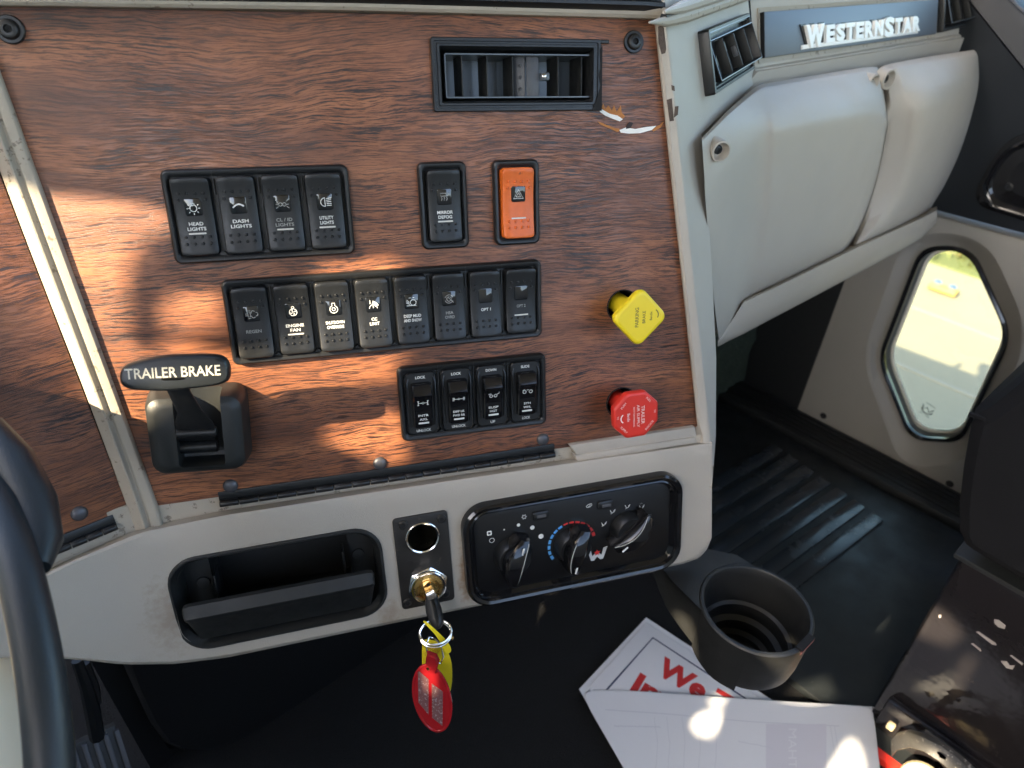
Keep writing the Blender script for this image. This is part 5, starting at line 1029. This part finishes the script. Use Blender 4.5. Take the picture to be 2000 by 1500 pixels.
obj('clip', rbox(.006, .008, .010, .002), bs, BI @ Matrix.Translation(hit(1740, 1418, V3((.60, 0, 0)), XA)), TAN)
rdp = thing('red_strap_end', 'red plastic piece showing between the envelope and the strap', 'buckle', Matrix.Translation(hit(1745, 1500, V3((.60, 0, 0)), XA)))
obj('buckle_body', rbox(.02, .055, .024, .006), rdp, None, RED)
# ------------------------------------------------------------------ under the dash: tunnel cover and pedal
tc_ = thing('tunnel_cover', 'dark moulded cover under the dash beside the pedal', 'cover', IDM)
def tw(x, y, Y): return hit(x, y, V3((0, Y, 0)), YA)
TP = [(225, 1250), (262, 1345), (292, 1408), (320, 1448), (350, 1462), (400, 1464), (450, 1448), (520, 1412), (600, 1368), (700, 1310), (900, 1190), (1300, 960), (1300, 900), (260, 1150)]
rows = [[tw(x, y, .47+.006) for x, y in [(lerp(x0, 600, .03), lerp(y0, 1200, .03)) for x0, y0 in TP]], [tw(x, y, .476) for x, y in TP]]; rows.append([p+V3((0, .4, 0)) for p in rows[1]])
rows[0] = [p+V3((0, -.006, 0)) for p in rows[0]]
obj('cover_shell', loft(rows, True, False), tc_, None, mat('tunnel_plastic', (.005, .0055, .0065), .5, bump=(400, .4, .0006)))
wedge = [(128, 1240), (165, 1270), (260, 1440), (305, 1520), (520, 1560), (420, 1470), (330, 1462), (290, 1410), (225, 1250)]
rows = [[tw(x, y, .50) for x, y in wedge], [tw(x, y, .50)+V3((0, .3, -.02)) for x, y in wedge]]
obj('cover_flange', loft(rows), tc_, None, mat('tunnel_flange', (.009, .0095, .010), .5, bump=(400, .4, .0006)))
pd_ = thing('accelerator_pedal', 'black ribbed accelerator pedal at the bottom left behind the steering wheel', 'pedal', Matrix.Translation(tw(200, 1470, .46))); PI_ = pd_.matrix_world.inverted()
Fp = Frame(tw(210, 1470, .46), XA, V3((0, .5, .8)))
def pq(x, y): p = Fp.px(x, y); return p.x, p.y
obj('pedal_plate', plate([pq(110, 1475), pq(160, 1450), pq(225, 1418), pq(330, 1700), pq(180, 1760)], -.012, -.002, .001), pd_, PI_ @ Fp.M, BLKM)
for k in range(5):
    x0, y0 = 138+21*k, 1466-9.5*k; a_, b_ = pq(x0, y0), pq(x0+10, y0-4); c_, d_ = pq(x0+95, y0+260), pq(x0+85, y0+265)
    obj('pedal_rib', plate([a_, b_, c_, d_], -.003, .0015, .0005), pd_, PI_ @ Fp.M, mat('pedal_rib_rubber', (.045, .047, .055), .4))
obj('pedal_arm', tube([tw(150, 1290, .47), tw(168, 1340, .465), tw(180, 1385, .46), tw(190, 1440, .46)], [.004, .005, .006, .006], 8), pd_, PI_, BLK)
obj('pedal_arm', tube([tw(165, 1295, .48), tw(185, 1345, .475), tw(188, 1375, .47)], .004, 8), pd_, PI_, BLK)
# ------------------------------------------------------------------ steering wheel and column
swc = CW @ V3((-.42, .10, .42)); sw = thing('steering_wheel', 'dark leather steering wheel rim blurred at the left edge', 'steering wheel', Matrix.Translation(swc)); SI = sw.matrix_world.inverted()
def cp(x, y, d): return CW @ (V3(((x-1000)/FPX, (y-750)/FPX, 1))*d)
arc_pts = [(-330, 640, .40), (-200, 720, .375), (-105, 820, .35), (-30, 930, .325), (22, 1060, .305), (58, 1200, .29), (84, 1350, .278), (98, 1500, .27), (98, 1650, .264), (80, 1800, .262)]
pts = [cp(*p) for p in arc_pts]; dense = []
for i in range(len(pts)-1):
    a, b, c, d = pts[max(0, i-1)], pts[i], pts[i+1], pts[min(len(pts)-1, i+2)]
    for k in range(5):
        t = k/5; dense.append(.5*((2*b)+(-a+c)*t+(2*a-5*b+4*c-d)*t*t+(-a+3*b-3*c+d)*t**3))
obj('rim', tube(dense, .0086, 16), sw, SI, LEATH)
obj('rim_spoke', tube([cp(-20, 830, .335), cp(25, 900, .33), cp(62, 980, .325), cp(80, 1060, .315), cp(74, 1110, .305)], [.006, .0095, .0105, .009, .005], 12), sw, SI, LEATH)
sc2 = thing('column_shroud', 'pale cream blurred shape seen past the steering wheel rim at the left edge', 'steering column', Matrix.Translation(cp(-30, 1300, .40)))
obj('shroud', tube([cp(-160, 900, .47), cp(-125, 1100, .46), cp(-105, 1300, .45), cp(-80, 1500, .44), cp(-70, 1700, .43)], .052, 24), sc2, sc2.matrix_world.inverted(), mat('bright_cream', (.78, .68, .50), .5))
ys_ = thing('grab_edge', 'thin ochre edge behind the wheel rim at the lower left', 'trim', Matrix.Translation(cp(136, 1450, .50)))
obj('edge_bar', tube([cp(130, 1390, .5), cp(136, 1450, .5), cp(141, 1600, .5)], .0032, 8), ys_, ys_.matrix_world.inverted(), mat('ochre', (.32, .22, .06), .6))
# ------------------------------------------------------------------ unseen sun mask on the driver side: openings shaped to cast the wanted sun patches
WX = -.80; fx = lambda Y_: None
def back(p): t = (WX-p.x)/SUN.x; q = p+SUN*t; return (q.y, q.z)
def onP(x, y, w_=0.0): return P.w(P.px(x, y, w_))
def onF(x, y, z=0.0): return hit(x, y, V3((0, 0, FZ+z)), ZA)
LIT = []
LIT.append([back(onP(x, y)) for x, y in ((-60, 350), (20, 356), (110, 375), (215, 385), (300, 398), (345, 414), (338, 446), (276, 470), (256, 500), (248, 560), (252, 640), (290, 690), (330, 655), (400, 668), (480, 690), (560, 684), (600, 664), (606, 600), (622, 505), (700, 498), (790, 500), (800, 590), (806, 660), (780, 700), (772, 740), (640, 756), (520, 770), (475, 800), (420, 850), (300, 846), (215, 832), (150, 806), (90, 600), (-60, 560))])
LIT.append([back(onP(x, y)) for x, y in ((640, 800), (740, 780), (785, 800), (797, 880), (772, 908), (690, 886), (634, 862))])
LIT.append([back(onP(x, y)) for x, y in ((318, 600), (345, 565), (430, 560), (436, 640), (345, 655), (318, 640))])
LIT.append([back(onF(x, y, .016)) for x, y in ((1352, 1410), (1372, 1392), (1407, 1384), (1411, 1396), (1395, 1438), (1364, 1432))])
LIT.append([back(onF(x, y, .018)) for x, y in ((1384, 1358), (1418, 1360), (1412, 1381), (1392, 1376))])
LIT.append([back(onF(x, y, .016)) for x, y in ((1610, 1520), (1656, 1446), (1670, 1446), (1684, 1480), (1690, 1540))])
LIT.append([back(onF(x, y, .009)) for x, y in ((1526, 1358), (1560, 1335), (1612, 1320), (1640, 1362), (1590, 1366))])
def onCyl(x, y):
    d = ray(x, y); a = d.x**2+d.y**2; b = -2*(d.x*cc.x+d.y*cc.y); c = cc.x**2+cc.y**2-R_**2; return d*((-b-math.sqrt(max(0, b*b-4*a*c)))/(2*a))
wd_ = (edge[4]-edge[2]); wn_ = nrm((wd_.y, -wd_.x, 0))
def onW(x, y): return hit(x, y, cc+edge[3], wn_)
LIT.append([back(onW(x, y)) for x, y in ((1311, 1198), (1328, 1194), (1346, 1204), (1358, 1236), (1364, 1290), (1345, 1268))])
LIT.append([back(onCyl(x, y)) for x, y in ((1476, 1262), (1500, 1270), (1535, 1278), (1575, 1276), (1566, 1310), (1530, 1322), (1508, 1300))])
def onX(x, y, X=.60): return hit(x, y, V3((X, 0, 0)), XA)
LIT.append([back(onX(x, y)) for x, y in ((1738, 1402), (1760, 1404), (1850, 1470), (1930, 1540), (1760, 1540), (1728, 1440))])
LIT.append([back(onX(x, y, .63)) for x, y in ((1800, 1172), (1850, 1192), (1884, 1236), (1850, 1262), (1786, 1240))])
LIT.append([back(onX(x, y, .63)) for x, y in ((1886, 1284), (1910, 1276), (1874, 1345), (1856, 1352))])
LIT.append([back(kw(x, y, .036)) for x, y in ((856, 1296), (880, 1292), (882, 1340), (866, 1346))])
LIT.append([back(cp(x, y, .42)) for x, y in ((-200, 850), (-30, 900), (-30, 1400), (-200, 1400))])
LIT.append([(-.88, .0), (-.15, .0), (-.15, .56), (-.88, .56)])  # wide opening added to let in sun for bounced fill light
outer = [(-.95, FZ), (1.0, FZ), (1.0, .66), (-.95, .66)]
vs = list(outer); edges = [(i, (i+1) % 4) for i in range(4)]
for Lp in LIT:
    b0 = len(vs); vs += Lp; edges += [(b0+i, b0+(i+1) % len(Lp)) for i in range(len(Lp))]
r = delaunay_2d_cdt([Vector(v) for v in vs], edges, [], 1, 1e-7)
def inside(p, poly):
    c = False
    for i in range(len(poly)):
        a, b = poly[i-1], poly[i]
        if (a[1] > p[1]) != (b[1] > p[1]) and p[0] < (b[0]-a[0])*(p[1]-a[1])/(b[1]-a[1])+a[0]: c = not c
    return c
bm = bmesh.new(); vv = [bm.verts.new((WX, p[0], p[1])) for p in r[0]]
for f in r[2]:
    cen = sum((r[0][i] for i in f), Vector((0, 0)))/len(f)
    if not any(inside(cen, Lp) for Lp in LIT): bm.faces.new([vv[i] for i in f])
g_ = bmesh.ops.extrude_face_region(bm, geom=bm.faces[:])
for e in g_['geom']:
    if isinstance(e, bmesh.types.BMVert): e.co.x -= .004
struct('sun_mask_wall', bm, ROOFM)  # added out of view, its holes cut to shape the sunlight
for o in list(bpy.data.objects):                # repeats carry the name of their group
    g = {'switch_bank': 'rocker switch banks on the wood panel', 'rocker_switch': 'single rocker switches on the wood panel', 'air_vent': 'black air vents in the dashboard', 'pull_knob': 'air brake pull knobs', 'wood_panel': 'wood grain panels of the dashboard'}.get(o.name.split('.')[0])
    if g and o.parent is None: o['group'] = g
